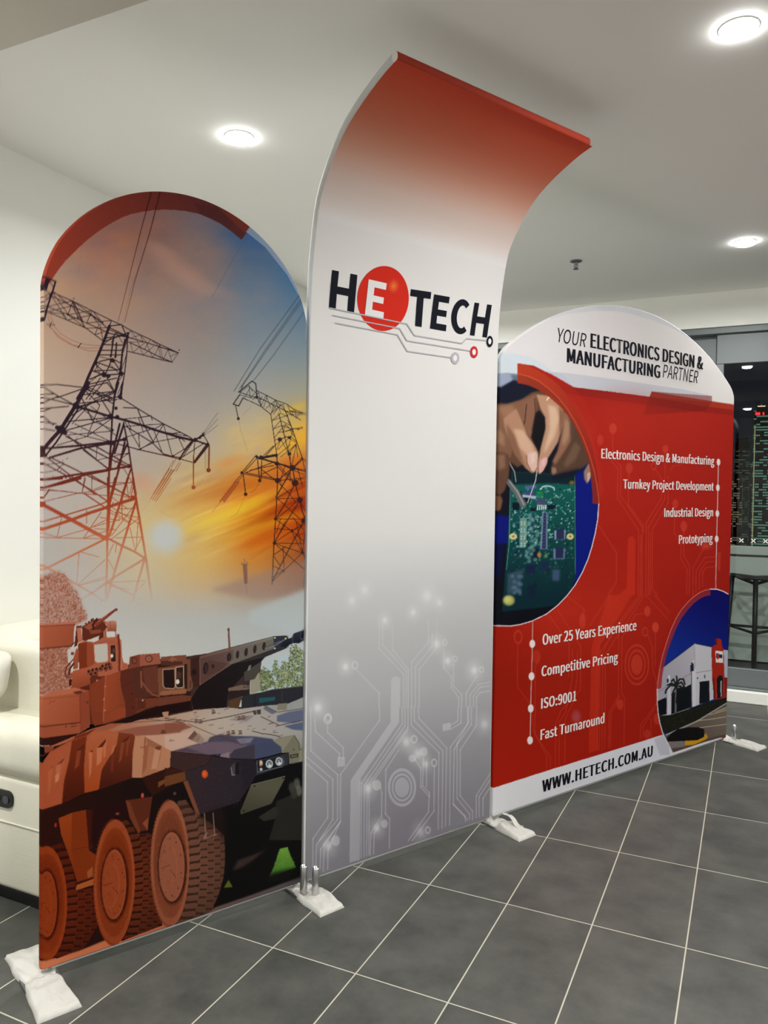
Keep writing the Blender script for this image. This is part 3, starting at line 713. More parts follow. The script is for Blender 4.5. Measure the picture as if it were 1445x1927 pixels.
    P(V1([(380,930),(520,760),(840,770),(930,690),(1240,640),(1560,610),(1570,1200),(1250,1215),(900,1300),(520,1300)]), lin((160,1300), (96,42,26), (340,1320), (36,18,14)))
    # turret bustle and remote weapon station
    P(V1([(40,300),(390,268),(372,330),(365,490),(340,512),(40,538)]), lin((78,1180), (164,86,58), (140,1210), (146,70,46)))
    P(V1([(40,288),(390,262),(386,292),(40,312)]), (176,104,80)); A.line(V1([(40,314),(385,292)]), 1.2, (90,40,26)); A.line(V1([(40,540),(345,512),(368,480)]), 2, (80,32,20))
    P(V1([(395,310),(450,305),(400,510),(372,525)]), (84,36,24)); P(V1([(398,330),(440,325),(456,462),(412,482)]), (178,100,72))
    P(V1([(640,268),(690,258),(702,450),(660,458)]), (172,98,72)); P(V1([(690,268),(760,255),(795,262),(802,310),(796,362),(705,366)]), lin((200,1168), (190,124,100), (200,1188), (136,72,50)))
    A.line(V1([(735,262),(740,360)]), .9, (120,62,44)); A.line(V1([(680,262),(690,445)]), .9, (116,56,38)); A.line(V1([(780,350),(795,420)]), 3, (150,80,58))
    P(V1([(450,320),(560,250),(640,232),(705,320),(660,372),(640,402),(500,462),(455,455)]), (92,38,24)); P(V1([(470,322),(560,262),(605,305),(520,352)]), (146,76,56))
    P(V1([(520,355),(640,345),(650,378),(540,392)]), (130,66,46)); P(V1([(625,380),(665,370),(665,455),(620,455)]), (84,34,24)); A.line(V1([(600,240),(560,300),(570,340)]), 4, (64,26,18))
    A.line(V1([(600,288),(690,222),(790,146)]), 7.5, (124,54,40), w1=4.2); A.line(V1([(605,270),(700,202)]), 1.6, (170,96,76)); A.ell(*V1([(795,146)])[0], 3.0, 2.6, (112,46,36))
    for x, y in ((490,285),(520,268),(545,250),(560,240),(600,262)): A.ell(*V1([(x, y)])[0], 2, 1.6, (74,30,20))
    P(V1([(705,372),(785,368),(788,420),(705,420)]), (200,196,190)); P(V1([(560,435),(615,412),(618,452),(490,466),(500,455)]), (196,190,182))
    P(V1([(660,430),(790,420),(835,440),(852,600),(870,680),(912,690),(918,740),(830,765),(700,830),(540,800),(520,740),(560,480)]), (166,90,64))
    P(V1([(410,490),(500,472),(502,735),(422,745)]), (116,46,24)); P(V1([(500,472),(570,490),(580,690),(502,735)]), (144,66,40)); P(V1([(410,490),(500,472),(570,490),(560,470),(470,460)]), (166,88,62))
    P(V1([(560,480),(700,452),(770,452),(815,490),(812,680),(720,692),(590,690)]), (158,84,60))
    P(V1([(572,500),(700,484),(708,500),(714,655),(695,672),(605,682),(580,660)]), (186,178,168)); A.line(V1([(572,500),(700,484),(708,500),(714,655),(695,672),(605,682),(580,660),(572,500)]), 1.1, (190,128,104))
    P(V1([(733,500),(790,498),(797,660),(785,675),(740,672)]), (54,26,20)); A.line(V1([(733,500),(790,498),(797,660),(785,675),(740,672),(733,500)]), 1.3, (182,112,86)); A.ell(*V1([(752,612)])[0], 2.6, 3.6, (214,204,194)); A.ell(*V1([(770,560)])[0], 3.6, 5, (86,50,40))
    A.line(V1([(816,402),(830,560),(828,755)]), 4.4, (110,44,30)); A.line(V1([(842,450),(850,600),(845,740)]), 2, (186,112,86))
    P(V1([(305,545),(396,540),(370,620),(335,680),(308,680)]), (192,182,172)); P(V1([(396,530),(420,560),(410,740),(365,750),(360,650)]), (150,74,50)); A.ell(*V1([(355,588)])[0], 3.2, 3, (110,54,40))
    A.line(V1([(360,650),(300,720),(280,770),(290,820),(340,835)]), 1.9, (76,28,18)); A.line(V1([(365,690),(330,740),(320,800)]), 3, (70,26,18)); P(V1([(320,845),(356,845),(352,910),(322,915)]), (60,22,16)); P(V1([(325,785),(362,780),(362,830),(330,835)]), (150,76,52))
    P(V1([(358,762),(520,722),(545,800),(530,905),(440,955),(340,935)]), lin((140,1260), (168,86,58), (150,1295), (138,62,38)))
    P(V1([(430,930),(530,900),(560,960),(470,985)]), (84,34,22)); P(V1([(530,840),(690,810),(650,840),(540,900)]), (92,38,24))
    for x, y in ((522,772),(545,800),(562,758),(600,750),(590,790),(640,742),(660,720),(690,742),(700,705),(725,700),(735,730)):
        A.ell(*V1([(x, y)])[0], 3.9, 4.6, (52,20,14)); A.ell(*V1([(x-4, y-4)])[0], 3.6, 4.2, (158,88,64), 1, ring=.3)
    # big front-left module
    P(V1([(40,1022),(380,935),(525,962),(532,1300),(40,1300)])+V3([(520,140)])[:0], lin((78,1310), (172,92,62), (150,1350), (150,72,46)))
    P(V1([(40,1300),(532,1290)])+V3([(525,150),(430,212),(40,265)]), (152,76,50))
    P(V1([(425,990),(525,965),(530,1284)])+V3([(518,150),(432,205),(435,0)]), (136,62,40))
    P(V1([(40,1018),(180,965),(380,930),(460,962),(400,985),(40,1030)]), (176,98,70)); P(V1([(355,975),(440,960),(462,985),(400,1000)]), (98,42,26))
    A.line(V1([(428,985),(435,1284)]), 1, (110,48,32)); A.line(V3([(40,150),(200,130),(430,105)]), 1.8, (76,30,20)); A.line(V1([(45,1045),(420,1015)]), .8, (126,60,42)); A.line(V1([(120,1100),(130,1075),(180,1070)]), .9, (120,56,38))
    P(V3([(330,118),(400,110),(405,140),(340,152)]), (110,48,32)); A.line(V3([(330,135),(400,125)]), 1.4, (176,100,72)); A.ell(*V1([(505,1080)])[0], 2.4, 2, (96,40,28)); A.ell(*V3([(290,145)])[0], 1.2, 2, (96,40,28))
    P(V3([(40,265),(430,212),(380,240),(180,330),(120,350),(40,350)]), (44,14,10)); P(V3([(70,350),(180,330),(150,400),(75,410)]), (132,62,40)); A.line(V3([(40,345),(120,338)]), 1.4, (180,140,120))
    # slanted plates
    P(V1([(528,905),(690,810),(672,1290),(560,1300),(535,1100)])+V3([(575,140),(660,125)])[:0], (126,54,30)); P(V3([(560,0),(672,0),(665,120),(575,140)]), (122,52,30))
    P(V1([(690,812),(845,760),(930,748),(1000,900),(1010,1195),(895,1230),(670,1275)])+[], lin((205,1290), (146,66,38), (245,1300), (128,56,34)))
    P(V3([(668,-10),(900,-60),(890,50),(665,120)]), (140,62,36))
    P(V1([(840,762),(935,748),(1005,900),(1012,1195),(892,1232),(884,1085),(850,960),(835,850)]), (88,38,26)); A.line(V1([(690,815),(680,960),(665,1270)]), 1.5, (170,92,62)); A.line(V1([(690,1200),(880,1090)]), .7, (108,46,28)); A.line(V1([(870,920),(950,870)]), 1, (66,28,20))
    for x, y in ((685,920),(672,1050),(680,1160),(602,858),(955,990),(965,1130)): A.ell(*V1([(x, y)])[0], 1.8, 1.8, (186,112,82) if x < 700 else (60,26,18))
    # turret face
    P(V2([(205,405),(430,372),(1100,198),(1245,193),(1248,312),(1010,410),(975,450),(960,560),(905,632),(860,645),(860,745),(780,812),(620,920),(280,950),(265,860),(255,560)]), lin((360,1290), (64,42,38), (500,1240), (50,46,50)))
    P(V1([(932,622),(1030,597),(1232,583),(1246,690),(1030,718),(922,745)]), (148,82,62)); P(V1([(932,622),(1032,600),(1034,718),(920,747)]), (120,58,40))
    A.ell(*V1([(978,660)])[0], 5.6, 6.6, (78,38,28)); A.ell(*V1([(980,660)])[0], 3.6, 4.6, (116,66,50)); A.ell(*V1([(1125,640)])[0], 7.2, 7, (86,44,34)); A.ell(*V1([(1124,640)])[0], 5.2, 5, (150,92,74)); A.line(V1([(1118,632),(1132,646)]), .9, (70,36,28))
    P(V1([(1245,622),(1500,600),(1500,710),(1250,700)]), (118,68,52)); P(V1([(1250,660),(1500,668),(1500,720),(1250,705)]), (78,42,34)); A.line(V1([(1330,660),(1360,630),(1400,650)]), 1.6, (160,100,80)); A.ell(*V1([(1360,655)])[0], 3.4, 3.4, (136,84,64))
    P(V1([(925,745),(1212,700),(1222,1010),(1000,1045),(955,900)]), (80,40,30)); P(V1([(1060,735),(1208,712),(1215,985),(1100,980)]), (98,50,38)); A.line(V1([(1045,770),(1050,930)]), 2.8, (134,80,58)); A.line(V1([(1062,885),(1110,950),(1160,1000),(1230,1020)]), 3.4, (124,72,50))
    P(V1([(1212,735),(1460,700)])+V2([(185,440),(250,430),(250,750),(0,800)])+V1([(1220,1005)]), (114,70,50))
    P(V1([(1230,1000),(1250,970),(1500,940),(1500,990),(1240,1010)]), (142,92,66))
    P(V1([(1265,750),(1385,740),(1390,925),(1370,942),(1285,936),(1267,910)]), (34,20,18)); A.line(V1([(1265,750),(1385,740),(1390,925),(1370,942),(1285,936),(1267,910),(1265,750)]), 1.4, (186,146,118))
    P(V2([(112,512),(188,502),(190,705),(178,718),(125,720),(112,700)]), (42,26,22)); A.line(V2([(112,512),(188,502),(190,705),(178,718),(125,720),(112,700),(112,512)]), 1.4, (196,156,128)); A.ell(*V2([(130,658)])[0], 3.2, 4.6, (214,206,200)); A.ell(*V2([(145,590)])[0], 4.6, 7, (70,44,36))
    P(V2([(195,480),(225,480),(225,730),(200,730)]), (44,26,22)); P(V2([(225,440),(258,430),(255,740),(228,735)]), (110,66,48)); A.line(V2([(250,600),(275,660),(270,720),(245,750)]), 3, (110,76,58))
    P(V2([(262,430),(350,405),(352,690),(300,720),(270,640)]), (58,32,28)); A.ell(*V2([(295,560)])[0], 4.6, 6, (36,20,18))
    P(V1([(990,1035),(1100,1040),(1216,1035),(1216,1112),(1100,1142),(1005,1190)]), (108,52,34)); P(V1([(1216,1035),(1460,1005),(1570,1015),(1560,1080),(1216,1118)]), (104,56,40)); A.line(V1([(1000,1035),(1216,1030),(1560,985)]), 1.2, (70,34,26))
    P(V1([(1000,1042),(1088,1058),(1096,1130),(1005,1165)]), (86,38,26)); A.ell(*V1([(1062,1060)])[0], 1.4, 1.4, (210,180,160)); A.ell(*V1([(1062,1128)])[0], 1.4, 1.4, (60,26,20))
    # gun cradle
    P(V2([(350,402),(430,378),(1092,205),(1104,325),(672,482),(352,695)]), lin((380,1250), (88,60,54), (500,1215), (104,98,92)))
    P(V2([(690,325),(1090,215),(1102,320),(672,482),(640,470),(690,430)]), (106,100,92)); P(V2([(350,402),(1092,205),(1094,225),(352,425)]), lin((380,1240), (108,76,68), (500,1210), (124,118,110)))
    P(V2([(440,440),(640,470),(560,545),(430,600)]), (76,50,46), .6)
    for x, y, rx, ry in ((412,522,26,60),(648,410,22,42),(733,385,16,40),(820,360,17,42),(908,330,16,42),(1000,300,17,40)):
        A.ell(*V2([(x, y)])[0], rx*.187, ry*.187, (36,26,28), rot=.12); A.ell(*V2([(x+4, y)])[0], rx*.12, ry*.14, (54,40,40), rot=.12)
    A.line(V2([(352,430),(354,692),(672,480)]), 1.1, (132,96,84)); A.ell(*V2([(485,502)])[0], 2.6, 4, (44,30,30))
    P(V2([(1100,200),(1200,192),(1245,196),(1247,312),(1105,335)]), (46,50,60)); A.line(V2([(1010,320),(1100,300),(1220,225)]), 1.4, (124,126,130)); A.line(V2([(1030,310),(1160,250)]), 2.4, (80,84,92))
    for x, y, c in ((1108,216,(200,200,190)),(1218,222,(220,214,150)),(1108,322,(190,192,190)),(1240,312,(160,164,170)),(1240,200,(150,154,160))): A.ell(*V2([(x, y)])[0], 1.6, 1.6, c)
    P(V2([(1160,300),(1190,250),(1280,210),(1300,170),(1370,145),(1405,132),(1412,240),(1350,272),(1290,270),(1210,310)]), lin((540,1185), (50,54,70), (545,1215), (24,26,36))); A.ell(*V2([(1388,185)])[0], 3.6, 9.6, (22,22,30), rot=.15); A.ell(*V2([(1388,185)])[0], 3.8, 10, (80,86,106), ring=.22, rot=.15); A.line(V2([(1290,185),(1290,268)]), 1, (90,96,112))
    # underside of the gun
    P(V2([(352,695),(672,482),(1010,412),(972,452),(820,560),(705,690),(640,760),(620,915),(290,935),(262,830)]), lin((380,1310), (26,17,18), (500,1250), (30,26,28)))
    P(V2([(800,560),(965,458),(950,575),(905,632),(806,652)]), (72,66,62)); P(V2([(848,495),(870,490),(860,540),(830,550)]), (120,116,110)); P(V2([(948,560),(966,748),(862,786),(860,642),(905,632)]), (150,146,126))
    P(V2([(640,722),(790,685),(855,700),(860,742),(640,765)]), (114,92,80)); P(V2([(640,752),(855,735),(858,790),(790,810),(640,850)]), (40,32,32)); A.line(V2([(790,650),(795,715),(845,710),(850,740)]), 1, (40,36,36))
    P(V2([(640,848),(782,800),(742,925),(640,925)]), (82,58,40))
    A.line(V2([(642,124),(652,325)]), 2.8, (112,72,64), w1=4.0); A.ell(*V2([(642,134)])[0], 2.2, 3.6, (96,62,56))
    # rear hull edge on the right
    P(V2([(775,815),(860,785),(960,765),(1080,735),(1410,695),(1410,815),(1240,885),(1000,905),(770,935)]), (42,42,48)); P(V2([(950,822),(1112,810),(1112,845),(950,872)]), (36,84,90)); A.line(V2([(1180,750),(1180,860)]), 1.6, (60,60,64)); A.line(V2([(905,800),(908,905)]), 1.6, (26,26,30)); A.line(V2([(960,768),(1080,737),(1400,700)]), 1.2, (90,92,96))
    # deck
    deck = V3([(375,240),(560,165),(760,112)])+V2([(0,1010),(290,945),(620,918),(770,930),(1000,900),(1240,880),(1410,808)])+V4([(1400,385),(1180,345),(905,480),(660,478),(540,440),(80,392)])+V3([(1345,395),(1100,255),(960,222),(600,190)])
    P(deck, grid_col([150,230,330,420,500,580], [1320,1350,1380,1420], [[(150,76,50),(166,112,88),(176,146,124),(170,156,142),(160,152,146),(158,156,158)],[(150,74,48),(168,106,82),(178,148,128),(180,166,154),(168,160,154),(158,158,162)],[(160,84,56),(172,112,88),(188,150,130),(180,166,154),(170,164,158),(156,156,152)],[(160,84,56),(180,130,106),(190,160,144),(120,106,114),(110,108,122),(140,138,126)]]))
    P(V3([(740,205),(1000,150),(1445,95),(1500,120),(1440,205),(1180,232),(985,238),(905,212)]), (138,80,64), .9, .7); P(V3([(560,165),(760,115),(900,100),(700,190),(600,190)]), (150,78,54), .8, 1)
    P(V4([(0,110),(200,120),(280,150),(160,190),(0,215)]), (132,78,62), .9, .8)
    P(V3([(985,240),(1445,225),(1500,290),(1400,380),(1350,390),(1100,255)]), (192,146,122)); P(V4([(0,235),(280,195),(340,310),(80,392),(0,360)]), (196,160,142))
    P(V4([(455,255),(560,222),(700,240),(900,245),(1080,270),(1172,350),(1178,408),(910,482),(660,478),(540,440),(80,392),(340,318),(430,300)]), lin((330,1410), (84,66,76), (510,1400), (68,74,100)), 1, .8)
    P(V4([(200,350),(480,300),(640,300),(840,330),(700,420),(540,432),(400,420)]), (112,92,104), .8, 1.2); P(V4([(560,430),(650,400),(650,468),(560,455)]), (132,114,124)); P(V4([(720,270),(900,255),(860,310),(760,318)]), (134,130,144), .8, 1)
    P(V4([(660,430),(700,380),(905,325),(905,480),(660,478)]), (62,56,68)); P(V4([(905,325),(1100,300),(1172,350),(1178,408),(905,480)]), (66,72,98))
    P(V2([(1130,1000),(1250,960),(1400,935),(1400,1045),(1300,1075),(1130,1060)]), (92,98,124), .95, .8); P(V2([(1200,1105),(1400,1060),(1400,1150),(1290,1140)]), (84,92,120), .95, .8); P(V2([(1030,900),(1150,960),(1400,920),(1400,820),(1240,885)]), (150,152,150), 1)
    P(V2([(640,1040),(830,1000),(900,1000),(820,1060)]), (128,120,126), .8, 1); P(V2([(1020,900),(1130,965),(1080,985),(990,930)]), (92,98,116), .9, .6)
    P(V2([(1140,880),(1235,872),(1225,945),(1130,940)]), (128,122,108)); P(V2([(880,950),(970,935),(970,985),(900,990)]), (66,64,66)); A.line(V2([(920,945),(930,985)]), 1.4, (150,146,140))
    P(V4([(1090,290),(1180,250),(1300,230),(1400,380),(1385,505),(1250,528),(1245,410),(1180,410),(1172,350)]), (136,132,114)); P(V4([(1300,232),(1345,290),(1360,380),(1352,500),(1250,528),(1245,410),(1180,405)]), (118,115,98)); A.line(V4([(1305,235),(1350,310),(1358,380),(1385,375)]), 1.1, (60,58,52))
    dk = (78,56,48)
    for p, w in ((V2([(0,1028),(150,1045),(300,1062)]),1.6),(V2([(360,1062),(640,1010),(880,958)]),1.8),(V2([(235,1080),(380,1145),(500,1195)])+V4([(600,260),(790,335)]),1.2),(V2([(970,1010),(1150,1095)]),1.6),(V2([(1120,1105),(1390,1045)]),1.5),(V2([(882,1155),(980,1180),(1060,1188),(1160,1210)]),1.7),(V2([(600,940),(640,925)]),1.2),(V2([(0,1000),(280,950)]),1.6),(V2([(1000,900),(1140,965),(1400,925)]),1.2),(V3([(760,115),(1445,75)]),1.0),(V3([(980,62),(1445,100)]),1.0)):
        A.line(p, w, dk, .9)
    rnd = random.Random(11)
    for _ in range(46):
        u, v = rnd.uniform(0, 1200), rnd.uniform(960, 1260); q = V2([(u, v)])[0]
        A.line([q, (q[0]+rnd.uniform(3, 9), q[1]-rnd.uniform(0, 2))], rnd.uniform(.7, 1.5), (92,66,58), .8)
    for x, y in ((300,1160),(340,1180)): P(V2([(x-70,y+70),(x,y-10),(x+60,y+60),(x+30,y+110)]), (150,124,108) if x > 310 else (84,58,52), .8)
    for x, y in ((360,1055),(320,1050),(750,1020),(790,1015),(640,1175),(690,1165),(490,955),(760,1165)): P(V2([(x-18,y-22),(x+14,y-26),(x+20,y+20),(x-16,y+24)]), (112,90,82), .85); A.line(V2([(x-16,y-24),(x+16,y-26)]), 1.1, (206,188,170), .9); A.line(V2([(x-16,y+20),(x+18,y+16)]), 1.2, (66,50,48), .9)
    P(V3([(1252,5),(1330,0),(1312,50),(1280,52)])+[], (180,128,100)); P(V3([(1255,180),(1280,178),(1300,215),(1240,220)]), (100,54,42))
    P(V1([(745,1290),(1010,1192),(1220,1118),(1560,1060)])+V2([(240,930),(20,985),(-60,1000)])+V1([(1250,1200),(900,1290)]), (28,11,9))
    P(V1([(1255,1180),(1328,1170),(1312,1215),(1310,1228),(1275,1228)]), (178,126,98))
    # skirt armour
    P(V3([(40,560),(70,480),(130,400),(380,262),(560,185),(700,185),(960,222),(1100,255),(1345,390),(1338,556),(1050,662),(960,660),(620,780),(480,815),(250,920),(40,985)]), lin((90,1500), (158,72,42), (300,1420), (168,96,66)))
    P(V3([(120,350),(380,240),(375,275),(200,340)]), (168,92,62)); A.line(V3([(60,440),(130,390),(380,265),(560,180)]), 1.2, (110,46,28)); P(V3([(380,240),(590,172),(500,235),(370,280)]), (110,44,22))
    P(V3([(350,290),(500,240),(490,310),(470,580),(478,815),(248,920),(268,700),(322,480)]), lin((120,1400), (112,42,18), (130,1500), (74,22,8)))
    P(V3([(820,205),(960,220),(990,245),(960,400),(962,662),(618,782),(640,620),(660,560),(740,430),(800,330)]), lin((230,1380), (118,52,28), (220,1480), (70,24,12)))
    P(V3([(495,300),(560,200),(820,205),(800,330),(740,430),(650,580),(620,780),(478,815),(470,580)]), lin((180,1380), (170,90,58), (170,1490), (158,66,26)))
    P(V3([(985,242),(1088,245),(1080,352),(1052,662),(955,658),(960,480)]), (182,124,94)); P(V3([(1090,250),(1345,390),(1338,556),(1050,660),(1080,352)]), (166,108,78)); P(V3([(1260,345),(1345,390),(1338,556),(1200,600),(1240,470)]), (178,122,92))
    P(V3([(1100,260),(1260,345),(1190,360),(1120,340)]), (150,94,68)); P(V3([(1188,350),(1252,340),(1205,570),(1148,576)]), (188,132,104)); P(V3([(1188,350),(1252,340),(1240,385),(1190,375)]), (110,60,42)); P(V3([(1075,350),(1120,330),(1100,560),(1055,640)]), (150,88,62)); A.line(V3([(1088,250),(1080,352),(1040,358)]), 1.3, (110,60,42))
    for p, c in (([(600,360),(662,350),(645,500),(598,545)],(190,112,76)),([(520,402),(556,395),(545,610),(522,672)],(186,106,70)),([(190,545),(246,515),(222,690),(180,715)],(184,106,74)),([(662,305),(698,262),(690,440),(668,465)],(188,106,68)),([(110,600),(160,555),(130,800),(105,830)],(176,92,56)),([(240,500),(275,460),(255,620),(240,650)],(170,86,54)),
                 ([(400,390),(440,380),(420,540),(375,580)],(134,58,30)),([(845,310),(880,300),(850,480),(820,510)],(132,60,34)),([(760,340),(785,330),(770,400),(740,440)],(186,104,66)),([(745,440),(775,425),(765,590),(745,615)],(112,44,24)),([(905,270),(935,260),(905,440),(890,450)],(128,58,34)),([(455,345),(478,330),(470,480),(450,500)],(92,34,18)),([(180,640),(225,610),(210,690),(182,712)],(204,140,112))):
        P(V3(p), c, .95, .4)
    for p in ([(605,360),(690,270),(690,300),(660,352)],[(395,390),(470,320),(470,350),(440,385)],[(840,305),(925,240),(920,275),(880,300)],[(525,400),(560,385),(556,405)],[(200,525),(275,460),(270,480),(245,518)],[(135,560),(160,545),(158,560)]): P(V3(p), (84,30,16), .9)
    P(V3([(40,640),(60,520),(140,410),(330,330),(318,480),(270,690),(250,915),(40,985)]), (176,88,56), .35, 2)
    # under-skirt beam and front lower hull
    P(V3([(1050,662),(1338,556),(1500,520)])+V4([(210,605),(215,690)])+V3([(1445,695),(1180,830),(1160,850)]), (48,20,12)); P(V3([(1220,705),(1445,600),(1445,650),(1290,710),(1220,760)])+[], (112,66,36)); P(V4([(0,600),(200,590),(215,690),(0,750)]), (104,60,34)); P(V4([(0,560),(190,585),(200,600),(0,650)]), (56,26,16))
    P(V4([(62,395),(470,440),(660,476),(905,480),(912,640),(862,735),(745,905),(355,1032),(212,700),(205,598),(62,552)]), lin((330,1440), (54,38,42), (470,1460), (42,36,44)))
    P(V4([(62,395),(470,442),(430,525),(210,600),(62,552)]), (58,38,38)); A.line(V4([(470,442),(430,525),(215,595)]), .9, (32,22,24)); A.line(V4([(470,435),(560,425),(545,450),(660,470),(905,478),(1245,410)]), 1.6, (24,22,26))
    P(V4([(760,480),(905,480),(912,640),(862,735),(790,800)]), (34,30,38), .8, 2)
    A.ell(*V4([(403,625)])[0], 6, 7.6, (196,72,30)); A.ell(*V4([(400,620)])[0], 3.4, 4.6, (214,96,48)); P(V4([(665,545),(705,510),(708,640),(672,640)]), (70,62,66)); A.line(V4([(668,560),(680,635),(704,632)]), 1.5, (140,128,128)); P(V4([(712,520),(745,500),(750,620),(715,625)]), (24,22,26))
    rnd = random.Random(5)
    for _ in range(60):
        q = V4([(rnd.uniform(300, 880), rnd.uniform(500, 960))])[0]; A.ell(*q, .8, .9, (78,64,68), .6)
    # lamps
    P(V4([(912,490),(1245,412),(1245,525),(1190,575),(1000,612),(915,640)]), (48,48,56)); P(V4([(930,492),(1180,455),(1195,520),(1170,550),(940,605)]), (30,30,36)); A.line(V4([(930,492),(938,606),(1178,550),(1200,505),(1180,455)]), 1.1, (120,122,128))
    A.ell(*V4([(965,515)])[0], 4.4, 6, (150,116,92)); A.ell(*V4([(970,510)])[0], 2.4, 3.6, (214,190,176)); A.ell(*V4([(970,577)])[0], 2.6, 2.8, (190,192,192)); P(V4([(932,495),(952,492),(955,590),(938,595)]), (24,20,20))
    for x, y in ((1053,523),(1150,498)):
        A.ell(*V4([(x, y)])[0], 7.6, 8.8, (22,24,28)); A.ell(*V4([(x, y)])[0], 6.8, 8, (186,192,194)); A.ell(*V4([(x, y-2)])[0], 4.6, 5.4, (88,96,106)); A.ell(*V4([(x+4, y+16)])[0], 3.0, 2, (220,224,224)); A.ell(*V4([(x-2, y-4)])[0], 2, 2.4, (150,158,166))
    P(V4([(1262,432),(1342,418),(1342,452),(1265,468)]), (24,24,24)); P(V4([(1274,438),(1334,428),(1334,446),(1274,458)]), (104,102,88)); A.ell(*V4([(1298,378)])[0], 1.6, 1.2, (70,68,62)); A.line(V4([(1248,412),(1250,525),(1385,500)]), 1.1, (40,40,40))
    P(V4([(915,640),(1250,530),(1400,498),(1400,690),(1160,880),(860,735)]), (14,14,16))
    P(V4([(1120,900),(1400,780),(1400,1290),(1050,1290),(1110,1080)]), (38,36,32)); P(V4([(940,1060),(1110,950),(1150,1010),(1110,1075),(1000,1098)]), (46,44,38))
    P(V4([(870,732),(1210,645),(1205,680),(1075,922),(765,1032),(760,1000)]), lin((480,1480), (86,84,68), (470,1530), (68,64,52))); A.line(V4([(870,732),(1210,645)]), .9, (124,122,104))
    for x, y in ((903,745),(1190,665),(1075,925),(795,995)): A.ell(*V4([(x, y)])[0], 1.7, 1.7, (28,28,26))
    for x, y, c in ((1330,720,(96,92,84)),(1280,760,(70,68,62)),(1350,790,(110,106,94)),(1300,820,(60,58,52))): A.ell(*V4([(x, y)])[0], 6, 10, c, .8, .4)
    # suspension arms
    P(V5([(215,320),(350,265),(490,235),(500,420),(520,640),(600,700),(580,910),(400,960),(340,760),(240,480)]), lin((115,1540), (148,60,18), (170,1640), (120,44,12))); P(V5([(350,268),(490,238),(520,640),(590,900),(420,950),(345,640)]), (122,46,12)); P(V5([(490,235),(580,230),(560,620),(520,640)]), (64,18,10))
    P(V5([(400,990),(570,930),(600,980),(380,1050)]), (166,84,38)); A.line(V5([(340,640),(500,610)]), 1, (92,32,12)); A.line(V5([(390,970),(570,915)]), 2.4, (84,26,12)); P(V5([(500,860),(560,800),(560,900),(510,925)]), (150,78,40))
    P(V5([(560,230),(720,190),(900,130),(930,330),(640,480),(540,600)]), (36,10,10), 1, 2); P(V3([(890,890),(1160,850),(1112,1192),(1020,1202),(930,1050)]), (88,38,22)); P(V3([(890,890),(930,900),(1040,1195),(1020,1230),(930,1060)]), (112,54,30)); P(V3([(1060,1120),(1120,1060),(1112,1192)]), (130,70,44))
    A.ell(*V3([(1060,840)])[0], 2.6, 4.6, (196,76,64)); A.ell(*V5([(185,390)])[0], 2.4, 4, (150,40,34)); A.ell(*V5([(808,275)])[0], 3.6, 2.6, (110,60,44)); A.ell(*V4([(100,820)])[0], 3, 3, (84,60,56))
    P(V4([(185,700),(230,690),(355,1032),(320,1040)]), (118,68,46))
    # road strip
    P([(60,1812)]+V5([(200,1722),(430,1650),(660,1558),(1000,1440),(1445,1300)])+V6([(380,1150),(640,1010),(960,900),(1400,735),(1400,830)])+[(600,1690),(300,1800),(60,1860)], grid_col([70,200,330,430,580], [1600,1850], [[(198,114,78),(200,112,74),(170,98,74),(104,80,74),(84,78,84)]]*2), 1, 1.2)
    P([(60,1835),(140,1812),(300,1755),(600,1650),(600,1690),(60,1860)], grid_col([70,200,330,430,580], [1600,1850], [[(206,130,96),(206,120,80),(180,110,86),(112,92,88),(104,100,106)]]*2), .5, 2)
    # wheels
    def wheel(T_, c, rx, ry, tilt, side, hubc, hub, tread, tc, n, cut=None):
        cx, cy = c
        P(T_(tread), tc[1])
        tr_ = T_(tread); sc = T_([(1, 0)])[0][0]-T_([(0, 0)])[0][0]
        xs = [p[0] for p in tread]; ys = [p[1] for p in tread]
        yspan = max(ys)-min(ys); xr = max(xs)
        ncol = 5
        for q in range(n+3):                     # tread blocks: staggered rounded lugs over dark grooves
            for c_ in range(ncol):
                y = min(ys)+yspan*(q-.6+(.5 if c_ % 2 else 0))/n
                yy = max(-.98, min(.98, (y-cy)/ry))
                xl = cx+rx*math.sqrt(1-yy*yy)*.98
                ua, ub = [(0,.34),(.30,.54),(.50,.72),(.68,.88),(.85,1.05)][c_]
                x0_, x1_ = xl+(xr-xl)*ua+2, xl+(xr-xl)*ub-2
                um = (ua+ub)/2
                yo = y-30*um*(1-.5*yy)+yspan/n*.1
                hh = yspan/n*(.39 if c_ else .34)*(.75+.25*math.sqrt(1-yy*yy))
                xm, hw = (x0_+x1_)/2, (x1_-x0_)/2
                sk_ = -8*(1-.4*yy)
                pts = []
                for k in range(16):
                    an = 2*math.pi*k/16; ca, sa_ = math.cos(an), math.sin(an)
                    pts.append((xm+hw*math.copysign(abs(ca)**.55, ca), yo+hh*math.copysign(abs(sa_)**.6, sa_)+sk_*ca*(1.4 if c_ == 0 else .5)))
                f = .78+.22*math.sin(math.pi*min(1, max(0, (y-min(ys))/yspan)))-.22*um
                P([(a, b_-.5) for a, b_ in T_(pts)], tuple(v*f for v in tc[2]), .7, clip=tr_)
                P([(a, b_+.45) for a, b_ in T_([(xm+(u-xm)*.94, yo+(w_-yo)*.92) for u, w_ in pts])], tuple(v*f for v in tc[0]), 1, clip=tr_)
        # side wall
        A.ell(*T_([c])[0], rx*sc, ry*sc, side[0], rot=tilt)
        A.ell(*T_([(cx+4, cy)])[0], rx*sc*.995, ry*sc*.99, side[2], .8, rot=tilt, ring=.13)
        A.ell(*T_([(cx, cy)])[0], rx*sc*.80, ry*sc*.80, side[1], .9, .12, rot=tilt)
        A.ell(*T_([(cx-8, cy+ry*.45)])[0], rx*sc*.6, ry*sc*.4, side[0], .8, .6, rot=tilt)
        nn_ = 40
